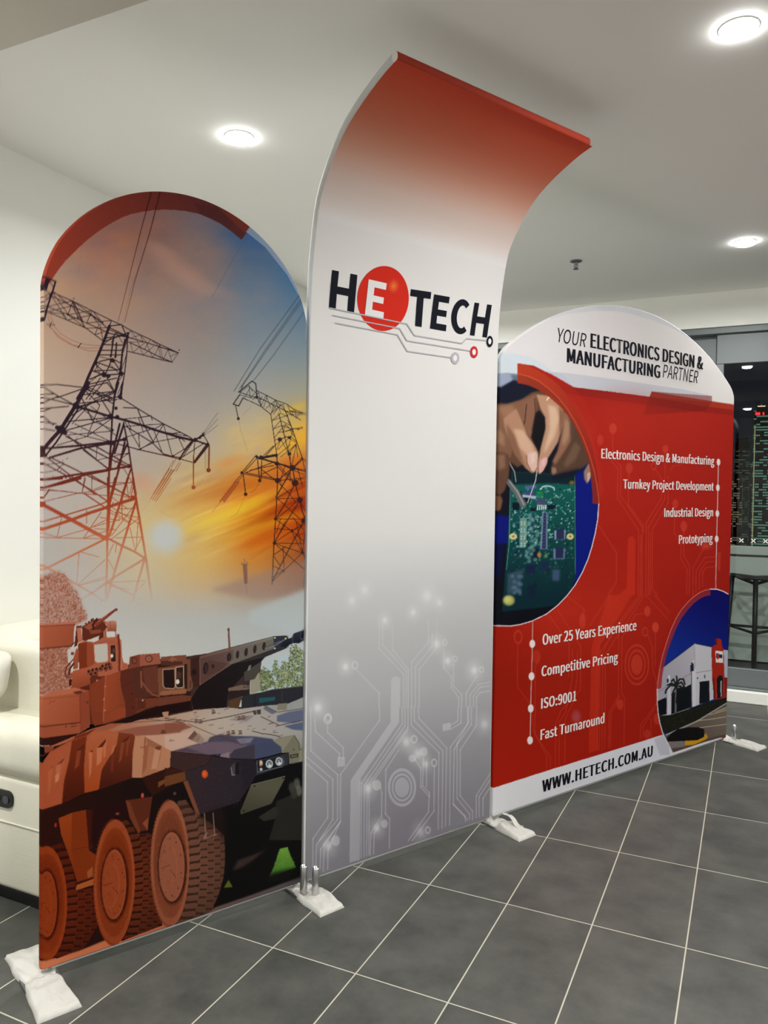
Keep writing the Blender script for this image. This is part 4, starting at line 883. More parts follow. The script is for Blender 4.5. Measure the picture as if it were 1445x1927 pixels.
        for q in range(nn_):                     # lugs on the shoulder
            an = math.pi*(.5+q/nn_)
            A.line(T_([(cx+math.cos(an)*rx*.95, cy+math.sin(an)*ry*.97), (cx+math.cos(an)*rx*1.03, cy+math.sin(an)*ry*1.015)]), 1.6*sc/.2, side[1], .8)
        hx, hy = hubc; hrx, hry = hub
        A.ell(*T_([(hx+10, hy)])[0], hrx*sc*1.2, hry*sc*1.12, side[3], 1, .06, rot=tilt)
        A.ell(*T_([(hx+6, hy-4)])[0], hrx*sc*1.04, hry*sc*1.04, side[2], 1, rot=tilt)
        A.ell(*T_([(hx, hy)])[0], hrx*sc*.98, hry*sc*.98, side[4], 1, rot=tilt)
        A.ell(*T_([(hx-8, hy-10)])[0], hrx*sc*.62, hry*sc*.6, side[2], 1, .05, rot=tilt)
        A.ell(*T_([(hx-20, hy)])[0], hrx*sc*.6, hry*sc*.6, side[4], 1, .04, rot=tilt)
        A.ell(*T_([(hx-34, hy+hry*.36)])[0], hrx*sc*.5, hry*sc*.38, side[2], .9, .06, rot=tilt); A.ell(*T_([(hx-40, hy+hry*.33)])[0], hrx*sc*.46, hry*sc*.34, side[4], 1, .06, rot=tilt)
        for q in range(10):
            an = 2*math.pi*q/10+.2
            A.ell(*T_([(hx+math.cos(an)*hrx*.84, hy+math.sin(an)*hry*.86)])[0], .9*sc/.2, 1.7*sc/.2, side[3], .9 if math.cos(an) > -.3 else .4)
        rn = random.Random(int(cx))
        for q in range(260):
            an = rn.uniform(0, 6.28); r_ = math.sqrt(rn.uniform(.05, .95))
            A.ell(*T_([(cx+math.cos(an)*rx*r_, cy+math.sin(an)*ry*r_)])[0], rn.uniform(.6, 2.4), rn.uniform(.8, 3), side[rn.choice((0, 1, 2))], .28, .8)
        A.line(T_([(hx-hrx*.8, hy+10), (hx-10, hy-20)]), .9, side[3], .8); A.line(T_([(hx-10, hy+20), (hx+hrx*.4, hy+90)]), .9, side[3], .8)
    wheel(V5, (95,1175), 205, 575, 0.0, ((128,46,12),(112,36,8),(146,56,20),(60,14,6),(138,52,18)), (92,1190), (98,320), [(150,600),(250,570),(300,640),(350,800),(385,960),(390,1050),(560,1020),(640,1040),(650,1150),(600,1420),(480,1620),(200,1735),(120,1700)], ((96,30,10),(46,10,6),(136,58,28)), 15)
    wheel(V5, (775,965), 207, 635, 0.02, ((134,54,22),(116,42,12),(156,72,38),(58,16,8),(146,64,32)), (768,990), (118,338), [(800,350),(900,335),(960,400),(1010,480),(1120,470),(1200,520),(1240,900),(1260,1400),(1000,1500),(850,1560),(800,1500)], ((104,42,20),(44,14,8),(144,74,44)), 17)
    wheel(V6, (230,628), 170, 556, 0.0, ((130,66,42),(112,54,34),(156,88,62),(62,28,18),(146,84,60)), (242,662), (108,292), [(300,80),(370,70),(430,160),(480,200),(560,250),(650,330),(705,380),(716,520),(714,640),(700,760),(660,900),(600,1040),(380,1165),(240,1180)], ((116,74,56),(58,34,26),(150,104,84)), 16)
    P(V6([(485,195),(560,180),(700,120),(720,400),(712,480),(640,330),(540,300)]), (40,24,22), .55, 4)
    for p in ([(535,190),(545,400)],[(610,185),(625,380)],[(530,410),(640,375)],[(560,360),(530,400)]): A.line(V6(p), 1.6, (150,118,104), .9)
    # grass glimpses under the hull
    P(V6([(1195,500),(1262,484),(1290,560),(1338,665),(1240,700),(1105,745),(1150,640)]), lin((530,1595), (110,156,60), (530,1650), (62,110,36)), 1, .6); P(V6([(745,772),(782,835),(705,842)]), (100,112,34), .9, .8)
    foliage(A, V6([(1195,500),(1262,484),(1338,665),(1105,745)]), [(126,170,70),(80,130,44),(96,146,56)], 160, .9, 8, .6)
    P(V6([(1090,720),(1340,660),(1360,760),(1080,800)]), (18,20,14), .8, 3); P(V6([(780,690),(830,600),(1000,540),(1080,500),(960,600),(850,670)]), (62,46,42), .9, 2)
    # fine grain of the print
    rs = np.random.RandomState(3)
    A.img += (rs.randn(A.h, A.w, 1)*1.6).astype(np.float32)
    return A

# ================================================== curved banner: white to grey with pale circuit tracks
def art_mid():
    A = Art(560, 640, 940, 1690)
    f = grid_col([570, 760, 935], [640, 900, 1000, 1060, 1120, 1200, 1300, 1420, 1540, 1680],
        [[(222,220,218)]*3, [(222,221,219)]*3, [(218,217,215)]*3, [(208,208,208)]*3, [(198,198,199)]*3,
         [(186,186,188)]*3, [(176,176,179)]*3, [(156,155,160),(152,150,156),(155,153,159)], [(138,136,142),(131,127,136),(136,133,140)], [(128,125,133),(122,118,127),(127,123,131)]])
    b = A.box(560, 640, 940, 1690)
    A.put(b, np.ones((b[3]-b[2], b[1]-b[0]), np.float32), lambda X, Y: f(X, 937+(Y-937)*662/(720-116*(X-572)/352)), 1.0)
    M7 = A.T(560, 1000, .27682); M8 = A.T(520, 1330, .35986)
    wh = (236, 234, 240)
    def al(X, Y): return np.interp(Y, [1150, 1230, 1320, 1450, 1680], [.10, .22, .28, .30, .30])
    def L(T_, items, w=1.0):
        for p in items: A.line(T_(p), 2.1*w, wh, al)
    L(M7, [[(555,590),(555,800),(720,970),(720,1192)],[(578,640),(578,770),(738,950),(738,1192)],[(645,640),(645,800),(752,940),(752,1192)],[(775,1192),(775,890),(890,750),(890,600)],[(800,1192),(800,920),(915,780),(915,700)],[(826,1192),(826,940),(945,790),(945,600)]])
    A.poly(M7([(635,1010),(650,990),(675,985),(695,1000),(697,1192),(632,1192)]), wh, al)
    L(M7, [[(400,940),(555,1100),(553,1192)],[(995,800),(995,930),(1045,985),(1045,1060),(1095,1130),(1095,1192)],[(1060,900),(1060,1050),(1115,1110),(1115,1192)],[(1220,980),(1145,1100),(1145,1192)],[(1305,1025),(1230,1040),(1172,1110),(1172,1192)],[(1305,1050),(1240,1060),(1195,1120),(1195,1192)],[(1305,1085),(1240,1095),(1215,1130),(1215,1192)]])
    for x, y, r in ((1070,865,18),(1250,940,18),(1000,755,18),(208,1265,24),(390,910,24)): A.ell(*M7([(x, y)])[0], r*.27, r*.36, wh, .3, ring=.45)
    # lower half
    L(M8, [[(540,0),(540,70),(335,355),(335,600),(250,720),(245,860)],[(180,0),(180,230),(320,355),(320,590),(210,720),(205,850)],[(200,60),(205,130),(330,245),(330,270)],[(268,95),(268,135),(350,215),(350,270)],
           [(150,255),(295,380),(295,590),(225,700)],[(150,290),(268,395),(268,580),(192,690),(190,860)],[(335,600),(232,745),(228,850)],[(330,610),(270,750),(268,850)]])
    A.poly(M8([(318,262),(358,262),(358,310),(318,316)]), wh, .3)
    A.poly(M8([(597,0),(642,0),(642,80),(440,375),(436,800),(382,815),(388,385),(597,80)]), wh, .3)
    L(M8, [[(658,0),(658,90),(445,400),(443,790)],[(672,0),(672,100),(460,410),(458,785)],[(688,0),(688,110),(474,415),(472,780)],[(690,120),(485,420),(484,775)],[(640,225),(572,330),(570,560),(592,585),(590,740)],
           [(705,0),(705,95),(850,240),(846,640)],[(720,0),(722,75),(870,230),(866,635)],[(742,0),(745,60),(890,215),(884,625)],[(545,420),(552,450),(550,570),(495,660),(490,775)],[(556,580),(512,660),(508,770)]])
    L(M8, [[(767,265),(765,415),(800,450),(795,550),(690,700)],[(826,310),(824,545),(710,700)],[(785,420),(785,290)],[(720,270),(755,320),(755,420),(800,470)]])
    L(M8, [[(950,0),(948,75),(905,100)],[(967,0),(965,85),(915,115)],[(1000,0),(1000,90),(910,210),(905,620)],[(1020,0),(1018,95),(930,220),(925,510),(1000,590)],[(1048,0),(1045,100),(962,225),(960,465),(1025,545),(1025,590)],[(990,600),(985,570),(925,510)]])
    L(M8, [[(1005,0),(1005,80),(945,190),(945,480),(1010,560),(1010,590)],[(1118,350),(1045,465),(1045,580)],[(1118,380),(1060,470),(1060,575)],[(1118,420),(1080,480),(1080,570)]])
    A.poly(M8([(868,92),(912,82),(912,120),(868,128)]), wh, .32)
    for x, y, r, ry in ((268,65,22,26),(720,170,18,22),(825,293,16,22),(792,645,14,20)): A.ell(*M8([(x, y)])[0], r*.36, ry*.36, wh, .42, ring=.35)
    for x, y, rx, ry in ((525,410,24,28),(770,235,20,24),(712,270,20,20),(565,612,18,22),(310,700,22,28)): A.ell(*M8([(x, y)])[0], rx*.36, ry*.36, wh, .36)
    A.ell(*M8([(657,422)])[0], 38*.36, 52*.36, wh, .3)
    for rx, ry in ((74, 100), (54, 74)): A.ell(*M8([(657,422)])[0], rx*.36, ry*.36, wh, .32, ring=.16)
    for T_, s, items in ((M7,.277,((370,470,40,.5),(455,400,44,.45),(592,605,36,.6),(785,550,36,.6),(880,440,56,.5),(965,485,34,.5),(325,920,40,.8),(140,1195,50,.7),(1020,880,36,.8),(945,765,44,.7),(1200,945,44,.8))),
                         (M8,.36,((680,183,38,.8),(740,245,40,.8),(780,300,30,.7),(480,428,38,.8),(525,635,34,.8),(270,725,40,.8),(1088,92,38,.6),(755,655,38,.5),(210,10,30,.3)))):
        for x, y, r, a in items:
            A.ell(*T_([(x, y)])[0], r*s, r*s*1.25, (246,246,248), a*.36, .98); A.ell(*T_([(x, y)])[0], r*s*.4, r*s*.5, (252,252,252), a*.5, .95)
    return A

# ================================================== right arch banner: red panel with round photographs
def art_right():
    A = Art(916, 560, 1392, 1540)
    C1 = A.T(920, 560, .36332); H = A.T(920, 680, .26997); C3 = A.T(1090, 780, .24567); C4 = A.T(910, 1120, .24221); C5 = A.T(1200, 1080, .18688)
    P = A.poly
    b = A.box(916, 560, 1392, 1540)
    A.put(b, np.ones((b[3]-b[2], b[1]-b[0]), np.float32), grid_col([920, 1150, 1380], [560, 700, 800], [[(216,214,216),(222,216,218),(220,216,214)]]*3), 1.0)
    P(C1([(20,260),(60,235),(150,170),(250,130),(400,85),(560,68),(640,68),(720,80),(850,118),(960,165),(1060,225),(1100,180),(900,40),(600,-10),(200,40),(0,200)]), (206,207,212), 1, .4)
    P(C1([(560,-5),(640,-5),(655,68),(560,68)]), (198,199,205), .6, 2)
    # pale arc and grey band above the red
    P(C1([(0,288),(60,286),(130,290),(200,302),(280,340),(350,400),(430,480),(300,520),(0,500)]), (204,212,220)); P(C1([(0,300),(60,300),(140,330),(130,500),(0,500)]), (200,208,216), .6, 2)
    P(C1([(300,383),(420,392),(700,430),(1000,475),(1156,508),(1135,545),(830,515),(400,466)]), (196,197,206)); P(C1([(300,383),(380,392),(440,470),(400,470)]), (186,190,202), .7)
    red = grid_col([930, 1040, 1160, 1280, 1380], [700, 790, 900, 1020, 1150, 1280, 1400, 1490],
      [[(160,34,22),(164,32,22),(170,34,22),(168,34,22),(166,38,24)],[(150,28,20),(158,28,20),(172,34,24),(176,38,26),(164,32,22)],[(150,28,18),(160,30,20),(172,34,22),(168,32,22),(160,30,20)],[(150,26,14),(160,28,18),(164,30,18),(164,30,20),(156,28,18)],[(154,26,10),(168,34,20),(170,36,20),(158,28,18),(150,26,16)],[(146,24,8),(152,28,12),(156,28,14),(150,26,14),(146,24,12)],[(158,27,10),(158,27,10),(158,27,12),(152,25,12),(148,23,10)],[(166,29,12),(164,28,12),(160,26,12),(154,24,10),(148,22,8)]])
    R = C1([(150,340),(230,352),(330,400),(440,464),(640,488),(830,513),(1050,535),(1265,553),(1300,555)])+[(1400,760),(1400,1392)]+C4([(1420,1075),(1390,1085),(1000,1207),(500,1362),(60,1503),(0,1520)])+[(910,1180)]+H([(35,300),(198,150)])
    P(R, red)
    P(C1([(330,455),(440,464),(640,488),(830,513),(1265,553),(1290,556),(1290,615),(1265,611),(1000,580),(700,540),(420,500)]), (138,28,22), .75)
    P(C1([(842,486),(1050,520),(1265,553),(1290,556),(1290,585),(1100,560),(832,514)]), (168,54,34), .85); P(C1([(842,486),(1155,510),(1156,540),(1118,588),(798,606)]), (118,26,20), .5)
    P(C1([(330,455),(440,464),(500,540),(560,680),(540,800),(480,640),(400,520)]), (176,44,28), .35, 1)
    P(H([(560,220),(680,420),(760,640),(800,900),(770,980),(755,760),(700,560),(600,340)]), (186,52,30), .3, 1.2)
    A.ell(1180, 790, 60, 40, (188,44,30), .5, .98); A.ell(1060, 1160, 70, 40, (184,44,26), .4, .98)
    # white strip at the foot
    P(C4([(0,1520),(60,1503),(500,1362),(1000,1207),(1390,1085),(1460,1062),(1460,1300),(60,1700),(0,1700)]), grid_col([920, 1240], [1370, 1530], [[(222,222,226),(212,212,222)]]*2))
    P(C4([(1325,1120),(1392,1086),(1440,1150),(1445,1240),(1370,1245)]), (182,182,196), .8)
    # circuit tracks over the red
    cc = (214, 78, 58)
    def L(T_, items, w=1.2, a=.5):
        for p in items: A.line(T_(p), w, cc, a)
    L(C3, [[(255,150),(255,330),(318,400),(315,620),(480,860),(482,1384)],[(240,350),(295,415),(292,640),(455,890),(452,1384)],[(378,450),(375,690),(490,850),(490,900)],[(150,850),(285,1060),(285,1280),(220,1384)],[(632,500),(630,640),(512,830),(510,1384)],[(657,280),(655,650),(530,860),(528,1384)],[(680,470),(680,680),(560,880),(558,1340),(600,1384)],[(585,420),(632,500)],[(700,430),(720,390),(780,385)],[(730,700),(728,910),(780,980),(775,1100),(825,1190),(822,1384)],[(800,880),(800,1080),(845,1160),(842,1384)],[(960,1010),(872,1170),(870,1384)],[(1040,1090),(960,1095),(895,1200),(893,1360)],[(1040,1125),(970,1130),(920,1210),(918,1340)],[(1040,1165),(970,1170),(945,1210),(943,1320)],[(470,920),(468,1384)],[(545,900),(543,1384)]])
    P(C3([(372,960),(385,935),(410,935),(428,960),(425,1384),(300,1384),(365,1330)]), (206,52,32), .5)
    P(C3([(1060,1055),(1082,1055),(1080,1195),(1058,1195)]), cc, .35)
    for x, y, rx, ry, a in ((258,108,28,42,.5),(160,195,24,40,.4),(383,410,26,42,.45),(660,265,22,32,.5),(735,685,22,36,.4),(800,855,24,40,.45),(570,395,22,34,.4)):
        A.ell(*C3([(x, y)])[0], rx*.2457, ry*.2457, cc, a, ring=.4 if x == 570 else None)
    A.ell(*C3([(970,1005)])[0], 9, 6, (220,96,76), .5, .95)
    L(C4, [[(265,380),(262,710),(370,860),(390,1060),(490,1250),(488,1360)],[(430,480),(400,560),(400,1080),(520,1260),(518,1340)],[(505,150),(665,380),(660,640)],[(640,0),(780,110),(770,200)],[(580,120),(755,400),(750,740),(600,900),(560,1000),(555,1330)],[(980,0),(820,240)],[(1230,0),(905,440),(900,1200)],[(1210,0),(1000,280),(925,450),(920,1200)],[(1250,0),(945,460),(940,1190)],[(1150,0),(880,420),(885,1210)],[(1260,0),(1440,200)],[(1330,0),(1445,140)],[(1260,140),(1180,150),(1075,330),(1070,760),(1095,800),(1090,1160)],[(1050,300),(1045,790),(975,910),(970,1190)],[(1060,780),(990,920),(985,1190)],[(1335,290),(1330,560)],[(1275,310),(1310,400),(1310,560),(1350,700)],[(1345,840),(1220,1010),(1215,1120)],[(1330,880),(1240,1020),(1235,1110)],[(1300,960),(1300,1100)],[(690,420),(688,640),(640,900),(590,980),(585,1320)],[(730,420),(725,660),(690,840),(635,960),(630,1300)]], 1.2, .45)
    P(C4([(970,0),(1140,0),(905,380),(885,1200),(815,1230),(840,400)])+[], (206,56,34), .42)
    for rx, ry, rg in ((96,160,.1),(68,118,.14),(44,80,None)): A.ell(*C4([(1190,540)])[0], rx*.242, ry*.242, cc, .42, ring=rg)
    for x, y, rx, ry, a, rg in ((268,325,36,56,.35,.35),(410,480,34,54,.25,None),(1272,125,24,40,.5,None),(1335,250,26,40,.6,None),(1255,285,24,38,.45,.3),(1060,850,26,40,.4,None),(1350,960,30,44,.35,None),(1270,1080,26,36,.35,None),(768,200,26,60,.35,None)):
        A.ell(*C4([(x, y)])[0], rx*.242, ry*.242, cc, a, ring=rg)
    A.ell(*C4([(720,945)])[0], 8, 11, (170,84,96), .7, .7)
    # ----- large round photo: hands soldering a circuit board
    cir = H([(-10,86),(60,82),(130,80),(200,86),(280,106),(350,140),(420,192),(480,250),(545,330),(600,420),(655,530),(700,650),(732,760),(750,850),(762,930),(765,1000),(758,1100),(740,1200),(718,1290),(690,1380),(650,1472),(600,1560),(545,1632),(480,1700),(400,1762),(300,1810),(220,1834),(150,1845),(35,1842),(-10,1840)])
    P(cir, lin(H([(100,100)])[0], (22,24,34), H([(100,1800)])[0], (8,12,22)))
    def p(pts, c, a=1.0, s=.5): A.poly(H(pts), c, a, s, clip=cir)
    def e(x, y, rx, ry, c, a=1., s=.5, rot=0.): A.ell(*H([(x, y)])[0], rx*.27, ry*.27, c, a, s, rot=rot, clip=cir)
    def l(pts, w, c, a=1., **k): A.line(H(pts), w*.27, c, a, clip=cir, **k)
    p([(-10,70),(210,70),(200,150),(120,190),(-10,200)], (150,160,182), 1, 1.4); p([(150,90),(260,100),(300,180),(180,160)], (84,92,112), .8, 2)
    p([(-10,200),(90,175),(170,130),(300,160),(320,260),(180,300),(-10,290)], (20,24,40), 1, 1.4)
    p([(600,650),(780,700),(780,1010),(740,1210),(690,1390),(600,1570),(560,1500),(600,1100)], (6,22,118), 1, 2.4); p([(560,640),(720,740),(700,800),(600,760)], (10,20,70), .8, 2)
    p([(45,1070),(145,1080),(135,1270),(30,1280)], (8,20,110), 1, 1.6); p([(30,1280),(110,1270),(80,1500),(20,1500)], (6,14,60), .9, 3)
    # board
    brd = [(160,770),(600,790),(604,1500),(560,1640),(500,1700),(90,1745),(118,1400),(140,1100)]
    p(brd, lin(H([(300,800)])[0], (14,92,82), H([(300,1650)])[0], (6,38,48)), 1, .6)
    p([(160,770),(600,790),(600,860),(400,850),(160,860)], (10,22,34), .85, 1.5); p([(330,905),(380,905),(378,955),(330,950)], (24,130,60), .7, .5)
    rnd = random.Random(21)
    for _ in range(900):
        y = rnd.triangular(840, 1620, 1060); x = rnd.uniform(150, 590)
        if x > 430 and rnd.random() < .45: continue
        bl = max(0, (y-1150)/300)
        c = rnd.choice([(150,196,190),(96,160,150),(190,214,214),(20,40,60),(24,70,80),(70,84,130),(40,130,110),(12,30,44)])
        f = max(.35, 1-max(0, y-1250)/420)
        A.poly(H([(x, y), (x+rnd.uniform(4, 17), y-1), (x+rnd.uniform(4, 17), y+rnd.uniform(4, 15)), (x, y+rnd.uniform(4, 13))]), tuple(v*f for v in c), .75, min(1.4, bl*.9), clip=cir)
    for (pts, c, s) in (([(252,908),(318,905),(322,945),(255,945)],(60,64,120),.4),([(250,870),(330,862),(330,885),(252,892)],(84,90,150),.4),([(200,925),(330,940),(325,960),(200,945)],(168,184,206),.4),([(232,948),(290,950),(285,980),(232,978)],(16,20,40),.3),([(225,900),(240,960),(232,975),(216,910)],(30,34,50),.3),
        ([(162,985),(210,985),(212,1035),(165,1038)],(10,16,30),.4),([(290,1022),(325,1022),(325,1045),(290,1045)],(8,14,30),.3),([(405,1000),(458,1000),(458,1030),(405,1032)],(12,18,36),.3),([(330,985),(398,985),(402,1000),(330,1000)],(28,32,56),.3),([(330,955),(396,955),(400,990),(330,990)],(64,70,104),.3),
        ([(216,1092),(266,1090),(258,1298),(212,1300)],(104,150,144),.5),([(372,1052),(408,1052),(408,1310),(356,1310)],(120,140,164),.6),([(380,1056),(400,1056),(398,1305),(368,1305)],(40,44,82),.5),([(455,1180),(532,1172),(530,1240),(458,1242)],(150,164,190),.7),([(470,1170),(524,1165),(524,1240),(468,1240)],(34,38,74),.6),([(450,1310),(530,1300),(526,1375),(450,1380)],(120,140,170),1.),([(464,1300),(522,1296),(518,1372),(462,1374)],(30,36,70),.8),
        ([(260,1420),(330,1420),(320,1480),(255,1480)],(20,30,66),1.4),([(365,1400),(410,1400),(408,1450),(362,1450)],(28,34,76),1.4),([(440,1450),(495,1450),(490,1530),(440,1530)],(60,80,110),1.8),([(130,1480),(230,1450),(220,1620),(125,1620)],(50,74,92),1.8),([(270,1560),(330,1550),(320,1640),(265,1640)],(12,30,50),2.),([(310,1310),(345,1300),(340,1370),(310,1370)],(10,24,44),1.)):
        p(pts, c, .95, s)
    for k in range(5): l([(340+k*14,1003),(338+k*14,1034)], 6, (214,226,228)); l([(336+k*13,990),(336+k*13,1003)], 4, (120,130,150))
    for k in range(12): 
        for q in (226, 248): e(q, 1104+k*16.5, 4, 4, (196,80,60) if k % 3 == 0 else (220,226,200), .9, .4)
    for k in range(10): l([(372,1075+k*23),(404,1075+k*23)], 3, (84,94,140), .8)
    for k in range(26): e(300+rnd.uniform(-40, 40), 1070+k*13, 13, 12, (166,196,200), .45, .7)
    for k in range(12): e(150+rnd.uniform(0, 80), 1490+rnd.uniform(0, 130), 12, 12, (104,128,150), .5, .8)
    l([(362,892),(372,875),(400,868),(430,872),(452,882),(456,897)], 9, (168,196,204)); l([(400,868),(405,910)], 6, (120,160,160), .7)
    for x, y in ((520,905),(500,925),(480,940),(515,960),(540,985),(480,1000),(500,1020),(545,1030),(520,1050),(560,900),(590,905),(592,950),(590,1050),(450,920),(452,950)): l([(x, y), (x+12, y+rnd.uniform(-14, 14))], 4, (150,200,190), .8)
    e(168, 1221, 28, 22, (204,192,132), 1, .12); e(170, 1220, 8, 6, (110,90,50), 1, .3); e(566, 1221, 25, 22, (204,192,132), 1, .12); e(566, 1220, 8, 6, (110,90,50), 1, .3)
    e(138, 1666, 40, 36, (170,168,92), 1, .35); e(130, 1660, 20, 18, (204,204,130), .8, .8); e(578, 846, 18, 14, (130,96,40), .9, .5); e(350, 1348, 14, 16, (190,130,60), .9, .6); e(400, 1355, 9, 14, (90,150,60), .9, .6)
    l([(150,860),(140,1280),(122,1450)], 4, (130,190,180), .7); l([(598,800),(602,1480)], 4, (90,170,150), .7)
    # soldering iron and wires
    l([(132,835),(190,910),(240,1000)], 34, (96,98,102), 1, w1=12); l([(142,835),(196,905),(243,998)], 8, (160,162,164), .8, w1=3)
    l([(130,640),(150,720),(178,770),(188,840)], 5, (190,180,176)); 
    # hands (photograph printed on the banner)
    sk = [(188,144,116),(150,106,82),(112,78,58),(214,178,154)]
    p([(-10,290),(120,300),(220,270),(300,215),(360,205),(430,245),(500,290),(560,360),(620,440),(690,600),(710,690),(650,740),(590,770),(520,780),(440,790),(430,740),(480,640),(500,500),(340,640),(200,740),(60,640),(-10,600)], (96,66,50), 1, 1.5)
    p([(-10,300),(130,300),(250,260),(330,220),(330,320),(280,430),(200,420),(110,480),(-10,470)], (128,90,68), 1, 2); p([(60,320),(160,300),(200,380),(120,420)], (160,118,92), .7, 3)
    p([(250,290),(320,240),(330,420),(290,530),(240,480)], (134,92,72), 1, 1.5); l([(262,300),(250,420),(230,470)], 10, (78,50,40), .8); l([(318,260),(325,360),(300,480)], 10, (90,58,46), .8)
    p([(325,360),(350,340),(392,390),(396,450),(372,560),(348,640),(318,590),(295,530),(310,440)], (20,18,22), 1, 1.0)
    p([(100,400),(190,330),(240,440),(262,515),(320,590),(345,640),(342,740),(325,772),(298,778),(255,745),(185,650),(120,520)], (172,128,102), 1, 1.0)
    p([(170,470),(240,480),(300,570),(320,630),(270,660),(210,600)], (206,168,142), .9, 2.2); p([(120,430),(180,520),(240,700),(270,750),(200,680),(130,560)], (122,84,64), .8, 2)
    p([(264,650),(290,632),(326,626),(340,650),(334,740),(312,768),(285,752),(266,710)], (212,176,164), 1, .7); p([(290,645),(320,640),(318,700),(295,720)], (228,198,188), .7, 1.2); l([(262,655),(266,710),(290,756)], 7, (120,78,60), .8)
    p([(330,230),(420,240),(490,285),(518,360),(512,450),(482,560),(440,630),(408,680),(402,720),(372,770),(352,786),(340,775),(342,700),(362,600),(395,470),(392,390),(360,330)], (182,138,112), 1, 1.0)
    p([(410,300),(470,320),(490,400),(460,520),(400,620),(380,640),(420,480),(420,380)], (214,178,152), .9, 2.2); p([(490,300),(520,370),(505,480),(450,640),(490,520)], (120,82,62), .8, 1.4); l([(404,270),(412,255),(430,250)], 9, (236,214,170)); l([(490,290),(500,320),(515,340)], 10, (176,130,60))
    p([(356,690),(385,668),(408,672),(406,705),(378,762),(356,780),(346,745)], (212,164,160), 1, .7); p([(368,690),(395,680),(390,720),(370,740)], (226,186,184), .6, 1)
    p([(512,340),(560,380),(600,440),(590,520),(540,610),(490,680),(470,720),(440,700),(480,620),(515,480)], (140,100,78), 1, 1.5); p([(530,400),(570,430),(560,520),(520,590),(510,560)], (176,136,110), .7, 2)
    p([(560,380),(640,480),(700,600),(712,690),(650,740),(560,760),(500,780),(440,795),(436,755),(500,680),(570,560)], (84,60,48), .9, 2); p([(600,560),(640,600),(600,690),(540,740),(520,720)], (120,92,74), .7, 2.5); p([(440,740),(465,738),(472,775),(450,795),(436,775)], (150,118,100), .9, 1)
    p([(660,770),(690,715),(712,705),(722,780),(700,830),(684,855),(664,820)], (150,116,100), 1, 1); p([(684,780),(706,770),(704,815),(686,845)], (206,176,164), .9, .8)
    p([(430,800),(520,770),(640,740),(660,700),(600,800),(450,830)], (14,18,34), .8, 2.5)
    p([(-10,430),(70,440),(110,480),(150,560),(162,620),(150,670),(90,690),(-10,670)], (122,86,66), 1, 1.2); p([(60,450),(110,520),(110,600),(60,560)], (160,122,98), .7, 2.2)
    p([(-10,640),(90,630),(135,648),(145,700),(138,800),(110,900),(80,930),(-10,920)], (94,64,50), 1, 1.2); p([(60,650),(110,650),(115,740),(70,760)], (140,104,84), .8, 2.2); p([(-10,940),(80,935),(96,970),(82,1030),(50,1056),(-10,1050)], (116,78,58), 1, 1.2)
    p([(-10,700),(60,760),(50,930),(-10,940)], (50,34,30), .7, 2.5)
    l([(336,755),(325,830),(300,900),(270,985)], 6, (196,190,184)); 
    # red ring over the photo and its edges
    ring_o = H([(198,14),(262,26),(330,56),(400,98),(470,150),(520,205),(560,260),(610,340),(650,420),(690,510),(720,600),(742,700),(757,800),(764,900),(767,995)])
    ring_i = H([(722,990),(720,910),(713,830),(704,755),(690,680),(660,590),(620,500),(585,430),(540,368),(495,315),(440,268),(390,226),(330,190),(270,165),(198,150)])
    P(ring_o+ring_i, lin(H([(200,80)])[0], (176,58,32), H([(740,950)])[0], (142,30,26)), .9)
    mid_ = [(198,86),(280,106),(350,140),(420,192),(480,250),(545,330),(600,420),(655,530),(700,650),(732,760),(750,850),(762,930),(767,995)]
    P(H(mid_)+ring_i, (128,44,30), .45); A.line(H(mid_), 1.5, (206,96,58), .85)
    A.line(H([(765,995),(758,1100),(740,1200),(718,1290),(690,1380),(650,1472),(600,1560),(545,1632),(480,1700),(400,1762),(300,1810),(220,1834),(150,1845),(30,1842)]), 1.8, (224,206,214), 1)
    # ----- small round photo: office building
    c2 = C5([(350,1800),(300,1700),(250,1600),(222,1500),(205,1400),(196,1300),(195,1200),(204,1070),(220,960),(250,820),(290,690),(335,560),(390,440),(440,360),(500,290),(560,232),(620,190),(675,165),(730,153),(800,155),(860,175),(930,215),(930,1620),(620,1710)])
    P(c2, lin(C5([(700,200)])[0], (6,8,92), C5([(350,850)])[0], (14,44,136)))
    def q(pts, c, a=1., s=0.): A.poly(C5(pts), c, a, s, clip=c2)
    def ql(pts, w, c, a=1.): A.line(C5(pts), w*.187, c, a, clip=c2)
    q([(180,1000),(262,935),(572,698),(585,1320),(400,1420),(180,1480)], lin(C5([(260,1000)])[0], (158,156,168), C5([(570,900)])[0], (176,172,182)))
    q([(572,698),(742,735),(762,1262),(580,1330)], (192,190,198)); ql([(262,935),(572,700),(742,735)], 8, (40,44,70)); ql([(572,700),(575,950)], 5, (150,148,160))
    ql([(380,1090),(530,1005),(740,970)], 5, (120,118,128)); ql([(205,1190),(300,1130)], 5, (120,118,128))
    q([(740,740),(782,712),(776,652),(795,648),(840,660),(850,735),(868,760),(890,1250),(770,1262),(748,1060)], (160,36,24)); q([(780,650),(795,648),(795,712),(780,716)], (96,20,20))
    q([(864,765),(930,770),(930,1050),(872,1042)], (176,176,192)); q([(872,1040),(930,1050),(930,1260),(885,1260)], (120,30,24))
    q([(780,772),(856,780),(860,896),(786,890)], (222,216,216)); A.ell(*C5([(806,830)])[0], 2.6, 6, (176,40,36)); q([(790,800),(800,800),(800,845),(790,845)], (30,30,40)); q([(818,808),(852,812),(852,850),(818,848)], (34,34,44))
